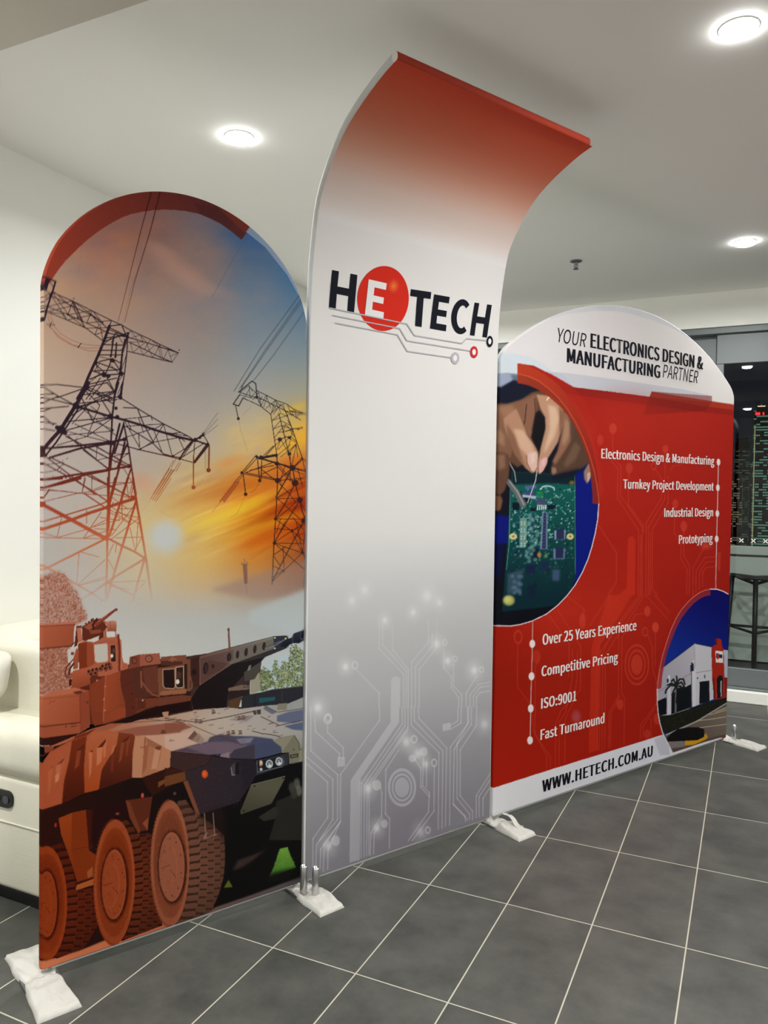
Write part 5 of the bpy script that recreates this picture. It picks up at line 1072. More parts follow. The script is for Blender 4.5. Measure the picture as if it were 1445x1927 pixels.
    q([(620,1087),(720,1073),(722,1282),(620,1312)], (12,18,26)); q([(795,1055),(820,1020),(850,1025),(858,1060),(856,1240),(800,1255)], (18,18,24)); q([(832,1075),(846,1075),(846,1235),(834,1238)], (170,168,176)); q([(755,1060),(770,1040),(778,1255),(768,1262)], (90,20,18))
    q([(340,1205),(536,1112),(548,1342),(335,1415)], (10,16,24)); q([(180,1290),(290,1240),(292,1412),(180,1440)], (10,14,22)); q([(300,1045),(326,1032),(337,1412),(298,1420)], (196,194,204)); q([(546,950),(582,955),(584,1332),(548,1340)], (204,202,210)); ql([(540,980),(540,1340)], 8, (60,60,72))
    q([(530,920),(560,900),(565,975),(530,985)], (26,34,60)); A.ell(*C5([(545,902)])[0], 1.6, 1.8, (20,20,30)); A.ell(*C5([(562,880)])[0], 1.6, 1.4, (220,220,226)); A.ell(*C5([(302,1075)])[0], 1.8, 4.4, (30,34,56)); A.ell(*C5([(315,1035)])[0], 2, 3, (206,204,210)); q([(668,1015),(680,1015),(680,1052),(668,1052)], (30,30,40)); A.ell(*C5([(602,1050)])[0], 1.2, 1.6, (30,30,40))
    ql([(384,1150),(380,1425)], 16, (112,106,104))
    for pts in ([(385,1130),(330,1120),(285,1170),(278,1200)],[(385,1130),(340,1100),(300,1120)],[(385,1125),(420,1060),(460,1060),(474,1110)],[(385,1120),(395,1060),(390,1030)],[(385,1130),(430,1130),(460,1180)],[(385,1125),(360,1060),(340,1080)],[(385,1130),(360,1180),(345,1220)],[(385,1120),(440,1090),(470,1140)],[(385,1130),(410,1190),(420,1240)]): ql(pts, 17, (22,28,26))
    q([(390,1150),(470,1130),(500,1250),(440,1340),(380,1300)], (12,18,20), .9, .5)
    q([(205,1430),(330,1420),(560,1345),(700,1290),(930,1235),(930,1320),(600,1490),(290,1620),(240,1580)], (24,26,18)); foliage(A, C5([(240,1440),(560,1360),(885,1250),(885,1300),(600,1470),(280,1590)]), [(40,44,24),(16,18,14),(52,44,26),(30,34,20),(70,50,34)], 420, .9, 6)
    q([(270,1640),(600,1490),(930,1300),(930,1640),(345,1810)], lin(C5([(885,1380)])[0], (116,104,92), C5([(400,1700)])[0], (84,74,70))); ql([(285,1622),(600,1482),(890,1305)], 15, (158,152,146))
    for pts in ([(590,1480),(760,1460),(890,1438)],[(430,1560),(650,1545),(890,1514)],[(725,1418),(890,1372)],[(780,1390),(890,1350)]): ql(pts, 6, (196,178,150))
    q([(300,1690),(470,1678),(480,1745),(330,1770)], (120,112,112)); q([(472,1680),(600,1672),(690,1605),(705,1650),(650,1692),(560,1720),(478,1728)], (204,146,24)); q([(290,1662),(330,1610),(400,1562),(520,1543),(620,1545),(668,1565),(668,1640),(600,1675),(470,1682),(300,1690)], (14,12,14)); foliage(A, C5([(300,1650),(400,1560),(660,1560),(660,1640),(400,1680)]), [(26,22,22),(10,8,10),(36,30,26)], 120, .9, 9)
    q([(330,1760),(560,1722),(700,1660),(930,1600),(930,1640),(345,1810)], (78,66,62), .8)
    ro = C5([(195,1160),(204,1070),(220,960),(250,820),(290,690),(335,560),(390,440),(440,360),(500,290),(560,232),(620,190),(675,165),(730,153)])
    ri = C5([(730,216),(690,222),(640,242),(600,268),(560,300),(500,366),(440,448),(390,545),(345,655),(300,780),(270,900),(248,1020),(237,1150)])
    P(ro+ri, (152,40,46), .85); A.line(ro, 1.3, (226,120,96), .9); A.line(C5([(730,153),(800,155),(860,175),(908,202)]), 1.8, (230,218,226)); A.line(C5([(195,1160),(196,1300),(205,1400),(222,1500),(250,1600),(300,1700),(350,1800)]), 1.5, (226,222,228))
    # bullet rails
    wt = (228, 218, 216)
    A.line(C3([(1066,365),(1061,561),(1057,759),(1052,953),(1045,1335)]), 1.1, wt, .9); A.line(C4([(380,205),(378,378),(366,880),(360,1128)]), 1.1, wt, .9)
    for x, y in ((1066,365),(1061,561),(1057,759),(1052,953)): A.ell(*C3([(x, y)])[0], 3.4, 6.4, wt)
    for x, y in ((378,378),(372,630),(366,880),(360,1128)): A.ell(*C4([(x, y)])[0], 5.3, 7.6, wt)
    rs = np.random.RandomState(4)
    A.img += (rs.randn(A.h, A.w, 1)*1.4).astype(np.float32)
    return A

# ------------------------------------------------------------------ the three fabric banners
P0 = np.array([-1.87547679, 1.61664433]); DR = np.array([0.46190925, 0.88692719]); NN = np.array([DR[1], -DR[0]])
GAIN = 0.87

def to_world(s, n, z):
    s, n, z = np.broadcast_arrays(s, n, z)
    return np.stack([P0[0]+s*DR[0]+n*NN[0], P0[1]+s*DR[1]+n*NN[1], z], -1)
def project(p):
    q = (p-CAM)@AX.T
    return W_PX/2+F_PX*q[..., 0]/q[..., 2], H_PX/2-F_PX*q[..., 1]/q[..., 2]
def to_sz(x, y):
    """picture point -> (s, z) on the banner plane"""
    d = np.array([(x-W_PX/2)/F_PX, (H_PX/2-y)/F_PX, 1.0])@AX
    t = (NN@(P0-CAM[:2]))/(NN@d[:2]); q = CAM+t*d
    return float((q[:2]-P0)@DR), float(q[2])

class Cloth:
    """vertices / faces / colours of one printed fabric mesh"""
    def __init__(self): self.v = []; self.f4 = []; self.f3 = []; self.c = []; self.n = 0
    def add(self, v, c, quads=None, tris=None):
        v = np.asarray(v, float).reshape(-1, 3); c = np.broadcast_to(np.asarray(c, float).reshape(-1, 3), v.shape)
        if quads is not None and len(quads): self.f4.append(np.asarray(quads, np.int64)+self.n)
        if tris is not None and len(tris): self.f3.append(np.asarray(tris, np.int64)+self.n)
        self.v.append(v); self.c.append(c); self.n += len(v)
    def grid(self, v, c, flip=False):
        r, k = v.shape[:2]
        i = np.arange(r*k).reshape(r, k)
        q = np.stack([i[:-1, :-1], i[:-1, 1:], i[1:, 1:], i[1:, :-1]], -1).reshape(-1, 4)
        self.add(v.reshape(-1, 3), np.broadcast_to(c, v.shape).reshape(-1, 3), q[:, ::-1] if flip else q)
    def build(self, name, mt, parent):
        v = np.concatenate(self.v); c = np.concatenate(self.c)
        base = np.array([P0[0], P0[1], 0.0]) if parent is None else np.array(parent.location)
        f4 = np.concatenate(self.f4) if self.f4 else np.zeros((0, 4), int); f3 = np.concatenate(self.f3) if self.f3 else np.zeros((0, 3), int)
        me = bpy.data.meshes.new(name)
        me.vertices.add(len(v)); me.vertices.foreach_set('co', (v-base).astype(np.float32).ravel())
        nl = f4.size+f3.size
        me.loops.add(nl); me.loops.foreach_set('vertex_index', np.concatenate([f4.ravel(), f3.ravel()]).astype(np.int32))
        me.polygons.add(len(f4)+len(f3))
        st = np.concatenate([np.arange(len(f4))*4, f4.size+np.arange(len(f3))*3]).astype(np.int32)
        me.polygons.foreach_set('loop_start', st)
        me.update(calc_edges=True)
        me.polygons.foreach_set('use_smooth', np.ones(len(f4)+len(f3), bool))
        at = me.color_attributes.new('print', 'FLOAT_COLOR', 'POINT')
        rgba = np.concatenate([np.clip(s2l(np.clip(c, 0, 255))*GAIN, 0, 0.9), np.ones((len(c), 1))], 1).astype(np.float32)
        at.data.foreach_set('color', rgba.ravel())
        return obj(name, me, mt, parent)

_font_cache = {}
def label_font():
    """the sans face bundled with Blender itself; the built-in face if it is missing"""
    if 'face' not in _font_cache:
        _font_cache['face'] = None
        try:
            import os
            p = os.path.join(bpy.utils.resource_path('LOCAL'), 'datafiles', 'fonts', 'Noto Sans CJK Regular.woff2')
            if os.path.exists(p): _font_cache['face'] = bpy.data.fonts.load(p)
        except Exception:
            pass
    return _font_cache['face']
def glyphs(txt, weight=0.0, shear=0.0, spacing=1.0):
    """flat triangulated lettering from the built-in font: verts (x, y) and triangles, cap height 1"""
    cu = bpy.data.curves.new('lettering', 'FONT'); cu.body = txt; cu.size = 1.0; cu.offset = weight; cu.shear = shear
    cu.space_character = spacing; cu.fill_mode = 'FRONT'
    if label_font(): cu.font = label_font()
    cu.resolution_u = 6; cu.resolution_u = 6
    o = bpy.data.objects.new('lettering', cu)
    me = o.to_mesh()
    me.calc_loop_triangles()
    v = np.array([w.co[:2] for w in me.vertices]); t = np.array([tuple(l.vertices) for l in me.loop_triangles])
    o.to_mesh_clear(); bpy.data.objects.remove(o); bpy.data.curves.remove(cu)
    return v, t
def cap_h():
    if 'H' not in _font_cache:
        v, t = glyphs('H'); _font_cache['H'] = (v[:, 1].min(), v[:, 1].max())
    return _font_cache['H']

def put_text(cl, txt, bl, br, tl, col, lift, bold=0.0, shear=0.0, spacing=1.0, surf=None):
    """lettering on the banner: picture points of baseline start, baseline end and cap-top above the start"""
    v, t = glyphs(txt, 0.0, shear, spacing)
    s0, z0 = to_sz(*bl); s1, z1 = to_sz(*br); s2, z2 = to_sz(*tl)
    lo, hi = cap_h()
    zb = (z0+z1)/2; ch = z2-z0
    k = (s1-s0)/(v[:, 0].max()-v[:, 0].min()+2*bold)
    w = (v[:, 1]-lo)/(hi-lo)
    n = 5 if bold else 1
    for q in range(n):                       # bold: the same ink laid down again a hair to each side
        dx = bold*(2*q/(n-1)-1) if bold else 0.0
        dz = 0.0
        s = s0+(v[:, 0]-v[:, 0].min()+bold+dx)*k; z = zb+w*ch+dz
        p = (surf or to_world)(s, lift+q*0.00003, z)
        a = p[t[:, 1]]-p[t[:, 0]]; b = p[t[:, 2]]-p[t[:, 0]]; nn = np.cross(a, b)@np.array([NN[0], NN[1], 0])
        cl.add(p, col, tris=np.where(nn[:, None] < 0, t[:, ::-1], t))

def put_poly(cl, pts, col, lift, surf=None):
    """one flat ink shape given by picture points (ear-clipped)"""
    from mathutils.geometry import tessellate_polygon
    sz = [to_sz(*p) for p in pts]
    tri = np.array(tessellate_polygon([[Vector((a, b, 0)) for a, b in sz]]))
    p = (surf or to_world)(np.array([a for a, b in sz]), lift, np.array([b for a, b in sz]))
    a = p[tri[:, 1]]-p[tri[:, 0]]; b = p[tri[:, 2]]-p[tri[:, 0]]; nn = np.cross(a, b)@np.array([NN[0], NN[1], 0])
    tri = np.where(nn[:, None] < 0, tri[:, ::-1], tri)
    cl.add(p, col, tris=tri)

def edge_strip(cl, S, Z, nS, nZ, N0, col, depth, bulge, rows=7, closed=True, norm=None):
    """half-round side of the sleeve around a perimeter"""
    th = np.linspace(0, math.pi, rows)
    off = np.sin(th)*bulge; dep = -(1-np.cos(th))/2*depth
    S2 = S[:, None]+nS[:, None]*off[None]; Z2 = Z[:, None]+nZ[:, None]*off[None]
    if norm is None: N2 = N0[:, None]+dep[None]+0*S2
    else:
        N2 = N0[:, None]+norm[0][:, None]*dep[None]+norm[2][:, None]*off[None]
        Z2 = Z2+norm[1][:, None]*dep[None]
    v = to_world(S2, N2, Z2)
    c = np.broadcast_to(np.asarray(col)[:, None, :] if np.ndim(col) == 2 else col, v.shape)
    cl.grid(v, c)

ZB = 0.037
def arch_top(s, sa, sb, zs, zp):
    c = (sa+sb)/2; h = (sb-sa)/2; g = zp-zs
    R = (h*h+g*g)/(2*g)
    return zp-R+np.sqrt(np.maximum(R*R-(s-c)**2, 1e-9))

def arch_banner(label, sa, sb, zs, zp, art, ncol, nrow, decorate, group):
    root = empty('arch_banner', (*(P0+DR*(sa+sb)/2), 0.0), label, 'display banner', group)
    cl = Cloth()
    # columns evenly spaced as the eye sees them, rows evenly up to the arch
    sfine = np.linspace(sa, sb, 2000); px, _ = project(to_world(sfine, 0, 1.2))
    s = np.interp(np.linspace(px[0], px[-1], ncol), px, sfine); s[0] = sa; s[-1] = sb
    s = np.unique(np.concatenate([s, [sa+0.002, sb-0.002]]))
    r = 0.05                                     # softly rounded shoulder
    top = arch_top(s, sa, sb, zs, zp)
    d = np.minimum(s-sa, sb-s); top = top-np.where(d < r, (r-np.sqrt(np.maximum(r*r-(r-d)**2, 0)))*0.75, 0)
    v = np.linspace(0, 1, nrow)
    Sg = np.broadcast_to(s[None], (nrow, len(s))); Zg = ZB+v[:, None]*(top[None]-ZB)
    pw = to_world(Sg, 0.0, Zg)
    x, y = project(pw)
    col = art.sample(x, y)
    cl.grid(pw, col)
    # sleeve around the frame
    zr = np.linspace(top[-1], ZB, 702)[1:-1]; zl = np.linspace(ZB, top[0], 702)[1:-1]
    k = len(s)
    S = np.concatenate([s, np.full(700, sb), s[::-1], np.full(700, sa), [sa]]); Z = np.concatenate([top, zr, np.full(k, ZB), zl, [top[0]]])
    tS = np.gradient(S); tZ = np.gradient(Z); ln = np.hypot(tS, tZ)+1e-9
    nS, nZ = -tZ/ln, tS/ln
    x, y = project(to_world(S, 0.0, Z)); ce = art.sample(x, y)
    edge_strip(cl, S, Z, nS, nZ, 0*S, ce, 0.03, 0.006)
    # back cloth
    sb_ = np.linspace(sa, sb, 60); tb = np.interp(sb_, s, top)
    pb = to_world(np.broadcast_to(sb_[None], (2, 60)), -0.03, np.stack([np.full(60, ZB), tb]))
    cl.grid(pb, np.array([214., 214., 214.]), flip=True)
    decorate(cl)
    cl.build('printed_fabric', M['print'], root)
    base = np.array(root.location)
    W = lambda s_, n_, z_: Vector(to_world(s_, n_, z_)-base)
    tube_obj('bottom_tube', [W(sa+0.01, -0.015, 0.030), W(sb-0.01, -0.015, 0.030)], 0.009, M['clear_hem'], root)
    for s_ in (sa+0.022, sb-0.022):
        tube_obj('frame_leg', [W(s_, -0.015, 0.023), W(s_, -0.015, 0.15)], 0.010, M['chrome'], root, n=16)
    return root

INK = (24, 26, 36)
def deco_left(cl): pass
def deco_right(cl):
    C1 = lambda p: (920+p[0]*.36332, 560+p[1]*.36332)
    C3 = lambda p: (1090+p[0]*.24567, 780+p[1]*.24567)
    C4 = lambda p: (910+p[0]*.24221, 1120+p[1]*.24221)
    e = 0.0012
    put_text(cl, 'YOUR', C1((355,231)), C1((503,256)), C1((355,158)), INK, e, 0.0, 0.2)
    put_text(cl, 'ELECTRONICS DESIGN &', C1((524,266)), C1((1108,366)), C1((524,192)), INK, e, 0.020, 0.0, 1.03)
    put_text(cl, 'MANUFACTURING', C1((402,341)), C1((886,411)), C1((402,268)), INK, e, 0.020, 0.0, 1.03)
    put_text(cl, 'PARTNER', C1((899,413)), C1((1082,445)), C1((899,345)), INK, e, 0.0, 0.2)
    wt = (228, 218, 216)
    for t, a, b, c in (('Electronics Design & Manufacturing',(166,339),(1032,384),(166,266)),('Turnkey Project Development',(334,568),(1027,582),(334,498)),
                       ('Industrial Design',(648,782),(1023,782),(648,716)),('Prototyping',(760,988),(1019,980),(760,922))):
        put_text(cl, t, C3(a), C3(b), C3(c), wt, e, 0.016, 0.0, 1.03)
    for t, a, b, c in (('Over 25 Years Experience',(455,391),(1185,267),(455,308)),('Competitive Pricing',(447,637),(1041,511),(447,558)),
                       ('ISO:9001',(444,884),(719,818),(444,804)),('Fast Turnaround',(439,1127),(936,990),(439,1048))):
        put_text(cl, t, C4(a), C4(b), C4(c), wt, e, 0.016, 0.0, 1.03)
    put_text(cl, 'WWW.HETECH.COM.AU', C4((452,1532)), C4((1311,1247)), C4((452,1441)), (22, 22, 30), e, 0.019, 0.0, 1.05)

# --- curved banner -------------------------------------------------
def curve_profile():
    ctl = [(0.0, ZB), (0.0, 1.0), (0.0, 1.9), (0.001, 2.10), (0.008, 2.25), (0.024, 2.37), (0.056, 2.505), (0.12, 2.607), (0.20, 2.69), (0.30, 2.748), (0.42, 2.795), (0.49, 2.812)]
    pts = []
    for i in range(len(ctl)-1):
        p0 = ctl[max(i-1, 0)]; p1 = ctl[i]; p2 = ctl[i+1]; p3 = ctl[min(i+2, len(ctl)-1)]
        for q in range(24):
            t = q/24
            pts.append(tuple(0.5*(2*p1[k]+(p2[k]-p0[k])*t+(2*p0[k]-5*p1[k]+4*p2[k]-p3[k])*t*t+(3*p1[k]-p0[k]-3*p2[k]+p3[k])*t**3) for k in (0, 1)) if i > 2 else (p1[0]+(p2[0]-p1[0])*t, p1[1]+(p2[1]-p1[1])*t))
    pts.append(ctl[-1])
    return np.array(pts)
PROF = curve_profile()
ARC = np.concatenate([[0], np.cumsum(np.hypot(*np.diff(PROF, axis=0).T))])
def prof_at(a):
    n = np.interp(a, ARC, PROF[:, 0]); z = np.interp(a, ARC, PROF[:, 1])
    h = 0.004
    dn = np.interp(a+h, ARC, PROF[:, 0])-np.interp(a-h, ARC, PROF[:, 0]); dz = np.interp(a+h, ARC, PROF[:, 1])-np.interp(a-h, ARC, PROF[:, 1])
    l = np.hypot(dn, dz)+1e-9
    return n, z, dz/l, -dn/l               # point and forward normal (n, z)
ZTOARC = lambda z: np.interp(z, PROF[:, 1], ARC)

def surf_mid(s, lift, z):
    n, zz, a, b = prof_at(ZTOARC(z))
    return to_world(s, n+a*lift, zz+b*lift)

def deco_logo(cl):
    T = lambda x, y: (560+x*.27682, 480+y*.27682)
    def letter(shape, bl, br, tl, col, lift=0.0014):
        # shape in a unit box (0..1, 0..1, y up) -> picture by the affine frame of the letter
        bl, br, tl = (np.array(T(*p)) for p in (bl, br, tl))
        put_poly(cl, [tuple(bl+(br-bl)*u+(tl-bl)*v) for u, v in shape], col, lift, surf_mid)
    Hs = [(0,0),(.27,0),(.27,.40),(.73,.40),(.73,0),(1,0),(1,1),(.73,1),(.73,.60),(.27,.60),(.27,1),(0,1)]
    Es = [(0,0),(1,0),(1,.185),(.36,.185),(.36,.41),(.92,.41),(.92,.59),(.36,.59),(.36,.815),(.98,.815),(.98,1),(0,1)]
    Ts = [(.34,0),(.66,0),(.66,.81),(1,.81),(1,1),(0,1),(0,.81),(.34,.81)]
    Cs = []
    for k in range(33):
        a = math.radians(48+(312-48)*k/32); Cs.append((.58+.58*math.cos(a), .5+.515*math.sin(a)))
    Cs = [(1.0, .985), (.93, .80)][:0]+Cs
    inn = []
    for k in range(33):
        a = math.radians(308-(308-52)*k/32); inn.append((.62+.28*math.cos(a)*1.05, .5+.335*math.sin(a)))
    Cs = Cs+inn
    red = (206, 44, 30)
    # red ball
    cx, cy = T(573, 299); rx, ry = 174*.27682, 217*.27682
    put_poly(cl, [(cx+rx*math.cos(2*math.pi*k/72), cy+ry*math.sin(2*math.pi*k/72)+(rx*math.cos(2*math.pi*k/72))*.05) for k in range(72)], red, 0.0010, surf_mid)
    gx, gy = T(640, 215)
    for q in range(16):
        r = (1-q/16)*13.5; f = (q+1)/16; col = tuple(a+(b-a)*f**1.2 for a, b in zip(red, (236, 124, 60)))
        put_poly(cl, [(gx+r*.88*math.cos(2*math.pi*k/32), gy+r*1.12*math.sin(2*math.pi*k/32)) for k in range(32)], col, 0.00105+q*0.00003, surf_mid)
    letter(Hs, (209,357), (380,391), (222,106), INK)
    letter(Es, (453,406), (578,434), (470,169), (228, 226, 226), 0.0018)
    letter(Ts, (748,476), (886,497), (757,235), INK)
    letter(Es, (896,500), (1004,519), (915,270), INK)
    letter(Cs, (1030,523), (1146,543), (1046,296), INK)
    letter(Hs, (1167,545), (1283,562), (1190,326), INK)
    # grey tracks with ring ends
    gr = (176, 174, 180)
    def track(pts, w=2.2):
        q = [np.array(T(*p)) for p in pts]
        for i, (a, b) in enumerate(zip(q[:-1], q[1:])):
            d = (b-a)/np.linalg.norm(b-a); nr = np.array([-d[1], d[0]])*w/2; e0 = d*w*.3
            put_poly(cl, [tuple(a-e0+nr), tuple(b+e0+nr), tuple(b+e0-nr), tuple(a-e0-nr)], gr, 0.0022+i*.00006, surf_mid)
    track([(215,361),(738,469),(790,547),(1112,601),(1145,568),(1290,583)])
    track([(236,411),(690,500),(740,583),(1175,653)])
    track([(254,463),(675,542),(742,654),(1048,699)])
    def ring(x, y, rx, ry, col):
        cx, cy = T(x, y)
        put_poly(cl, [(cx+rx*.277*math.cos(2*math.pi*k/40), cy+ry*.277*math.sin(2*math.pi*k/40)) for k in range(40)], col, 0.0027, surf_mid)
        put_poly(cl, [(cx+rx*.13*math.cos(2*math.pi*k/40), cy+ry*.145*math.sin(2*math.pi*k/40)) for k in range(40)], (228, 226, 228), 0.0030, surf_mid)
    ring(1301, 588, 22, 38, INK); ring(1195, 660, 26, 40, (196, 46, 44)); ring(1067, 701, 28, 40, (178, 176, 182))

def curved_banner(sa, sb, art):
    root = empty('curved_banner', (*(P0+DR*(sa+sb)/2), 0.0), 'tall white banner curling forward at its red top, with the company logo', 'display banner')
    cl = Cloth()
    total = ARC[-1]
    a0 = ZTOARC(1.16)
    a = np.concatenate([np.linspace(0, a0, 470), np.linspace(a0, total, 130)[1:]])
    sfine = np.linspace(sa, sb, 800); px, _ = project(to_world(sfine, 0, 0.6))
    s = np.interp(np.linspace(px[0], px[-1], 330), px, sfine); s[0] = sa; s[-1] = sb
    n, z, nn_, nz_ = prof_at(a)
    def colour(Sg, Ag):
        zz = np.interp(Ag, ARC, PROF[:, 1]); x, y = project(to_world(Sg, 0.0, zz))
        c = art.sample(x, y)
        # printed fade: white into red along the curl
        at = ZTOARC(2.46); t = np.clip((Ag-at)/(total-at), 0, 1)
        ks = [0, .06, .25, .45, .65, .85, 1.0]
        tab = np.array([(226,224,224),(226,216,212),(224,198,188),(214,152,130),(210,116,90),(208,92,66),(208,76,54)], float)
        g = np.stack([np.interp(t, ks, tab[:, q]) for q in range(3)], -1)
        m = np.clip((Ag-at+.02)/.02, 0, 1)[..., None]
        return c*(1-m)+g*m
    Sg, Ag = np.meshgrid(s, a)
    cl.grid(to_world(Sg, np.broadcast_to(n[:, None], Sg.shape), np.broadcast_to(z[:, None], Sg.shape)), colour(Sg, Ag))
    # back
    cl.grid(to_world(np.array([sa, sb])[None], (n-nn_*.03)[::6, None], (z-nz_*.03)[::6, None]), np.array([214., 214., 214.]), flip=True)
    th = np.linspace(0, math.pi, 7); off = np.sin(th)*.007; dep = -(1-np.cos(th))/2*.03
    for se, sg in ((sa, -1), (sb, 1)):
        v = to_world(se+sg*off[None]+0*a[::3, None], n[::3, None]+nn_[::3, None]*dep[None], z[::3, None]+nz_[::3, None]*dep[None])
        cl.grid(v, np.array([222., 222., 222.]), flip=sg < 0)
    # top and bottom hems
    tn, tz = -nz_[-1], nn_[-1]
    v = to_world(s[::6, None]+0*off[None], n[-1]+nn_[-1]*dep[None]+tn*off[None], z[-1]+nz_[-1]*dep[None]+tz*off[None])
    cl.grid(v, np.array([164., 62., 46.]))
    v = to_world(s[::6, None]+0*off[None], dep[None], ZB-off[None]*.5)
    cl.grid(v, np.array([196., 196., 200.]), flip=True)
    deco_logo(cl)
    cl.build('printed_fabric', M['print'], root)
    base = np.array(root.location)
    W = lambda s_, n_, z_: Vector(to_world(s_, n_, z_)-base)
    tube_obj('bottom_tube', [W(sa+0.01, -0.013, 0.031), W(sb-0.01, -0.013, 0.031)], 0.009, M['clear_hem'], root)
    for s_ in (sa+0.02, sb-0.022):
        tube_obj('frame_leg', [W(s_, -0.015, 0.023), W(s_, -0.015, 0.15)], 0.010, M['chrome'], root, n=16)

arch_banner('left arch banner printed with power pylons at sunset above an armoured vehicle', 0.002, 0.894, 2.10, 2.425, art_left(), 440, 1180, deco_left, 'arch topped fabric banners')
curved_banner(0.912, 1.866, art_mid())
arch_banner('right arch banner in red with lists of services, hands soldering and an office building', 1.890, 3.842, 2.09, 2.432, art_right(), 400, 780, deco_right, 'arch topped fabric banners')

# ------------------------------------------------------------------ cloth wrapped stand feet
def foot(label, s0, seed, pegs=(), tail=None, half=0.19, wid=0.052, ang=0.0):
    root = empty('banner_foot', (*(P0+DR*s0), 0.0), label, 'banner stand foot', 'cloth wrapped feet under the banners')
    rnd = random.Random(seed)
    ca, sn = math.cos(ang), math.sin(ang)
    def W(s, n, z):
        s, n = s*ca-n*sn, s*sn+n*ca
        return Vector((s*DR[0]+n*NN[0], s*DR[1]+n*NN[1], z))
    bm = bmesh.new()
    vs = [bm.verts.new(W(s, n, z)) for z in (0.001, 0.007) for s, n in ((-wid+.006, -half+.008), (wid-.006, -half+.008), (wid-.006, half-.008), (-wid+.006, half-.008))]
    bm.faces.new(vs[:4]); bm.faces.new(vs[4:])
    for i in range(4): bm.faces.new((vs[i], vs[(i+1) % 4], vs[4+(i+1) % 4], vs[4+i]))
    obj('steel_plate', bm, M['steel'], root)
    # crumpled cloth sleeve over the plate, open and gathered in the middle
    for side in (1, -1):
        bm = bmesh.new(); nu, nv = 22, 30
        ph = [rnd.uniform(0, 6) for _ in range(6)]
        topv = []
        for j in range(nv+1):
            v = j/nv; row = []
            n = side*(0.0005+v*(half-0.0005))
            pinch = 0.78+0.22*min(1, v*2.2)+0.04*math.sin(v*7+ph[0])
            for i in range(nu+1):
                u = i/nu*2-1
                w_ = min(1, max(0, (abs(n)-.035)/.03))
                h = 0.014+(0.006*(1-v)*(1+math.sin(u*5+ph[1]+v*4))+0.014*(1-v)*max(0, math.sin(u*3.2+ph[4])))*w_+0.0022*math.sin(u*8+v*11+ph[2])*(1-v*.5)+0.0018*math.sin(v*17+u*3+ph[3])*(1-.4*v)+0.0012*rnd.random()
                e = max(0, 1-(1-abs(u))/.10); h = h*(1-e*e)+0.002*e*e
                if v > .94: h = h*(1-((v-.94)/.06)**2*.75)
                row.append(bm.verts.new(W(u*wid*pinch, n, h)))
            topv.append(row)
        for j in range(nv):
            for i in range(nu): bm.faces.new((topv[j][i], topv[j][i+1], topv[j+1][i+1], topv[j+1][i]))
        # skirt to the floor
        rim = [topv[0][i] for i in range(nu+1)]+[topv[j][nu] for j in range(1, nv+1)]+[topv[nv][i] for i in range(nu-1, -1, -1)]+[topv[j][0] for j in range(nv-1, 0, -1)]
        low = [bm.verts.new((q.co.x, q.co.y, 0.0006)) for q in rim]
        for i in range(len(rim)): bm.faces.new((rim[i], low[i], low[(i+1) % len(rim)], rim[(i+1) % len(rim)]))
        obj('cloth_wrap', bm, M['cloth_wrap'], root, smooth=True)
    if tail:
        bm = bmesh.new(); rows = []
        for k in range(15):
            t = k/14; s = tail[0]+tail[2]*t+.01*math.sin(t*5); n = tail[1]+tail[3]*t; z = 0.035*(1-t)**1.5+.019+.004*math.sin(t*6)
            w = .010+.008*t
            rows.append([bm.verts.new(W(s-w*(1-2*q/4), n+.006*math.cos(q*1.5), z+.004*math.sin(q*2.2+t*3))) for q in range(5)])
        for A_, B_ in zip(rows[:-1], rows[1:]):
            for q in range(4): bm.faces.new((A_[q], A_[q+1], B_[q+1], B_[q]))
        o = obj('tie_cloth', bm, M['cloth_wrap'], root, smooth=True)
        md = o.modifiers.new('thickness', 'SOLIDIFY'); md.thickness = 0.003
    for s, n, h, r, z0 in pegs:
        bm = bmesh.new(); c = W(s, n, 0)
        lathe(bm, [(0, z0), (r*.7, z0), (r, z0+.008), (r, h-.004), (r*.82, h), (r*.74, h), (r*.70, h-.03), (0, h-.03)], 24, (c.x, c.y, 0))
        obj('peg', bm, M['chrome'], root, smooth=True)
    return root
foot('white cloth wrapped foot at the lower left, under the pylon banner\'s outer corner', -0.002, 1, ang=-0.03, wid=0.058)
foot('white cloth wrapped foot with two short steel pegs, between the pylon and curved banners', 0.900, 2, pegs=((-0.022, 0.042, 0.118, 0.0135, 0.012), (0.004, 0.080, 0.118, 0.0135, 0.014)), ang=-0.05)
foot('white cloth wrapped foot with a loose cloth loop, between the curved and red banners', 1.902, 3, tail=(0.012, 0.035, 0.03, 0.08), ang=-0.02)
foot('white cloth wrapped foot at the far right end of the red banner', 3.900, 4, pegs=((0.0, 0.02, 0.105, 0.012, 0.012),), ang=0.0)

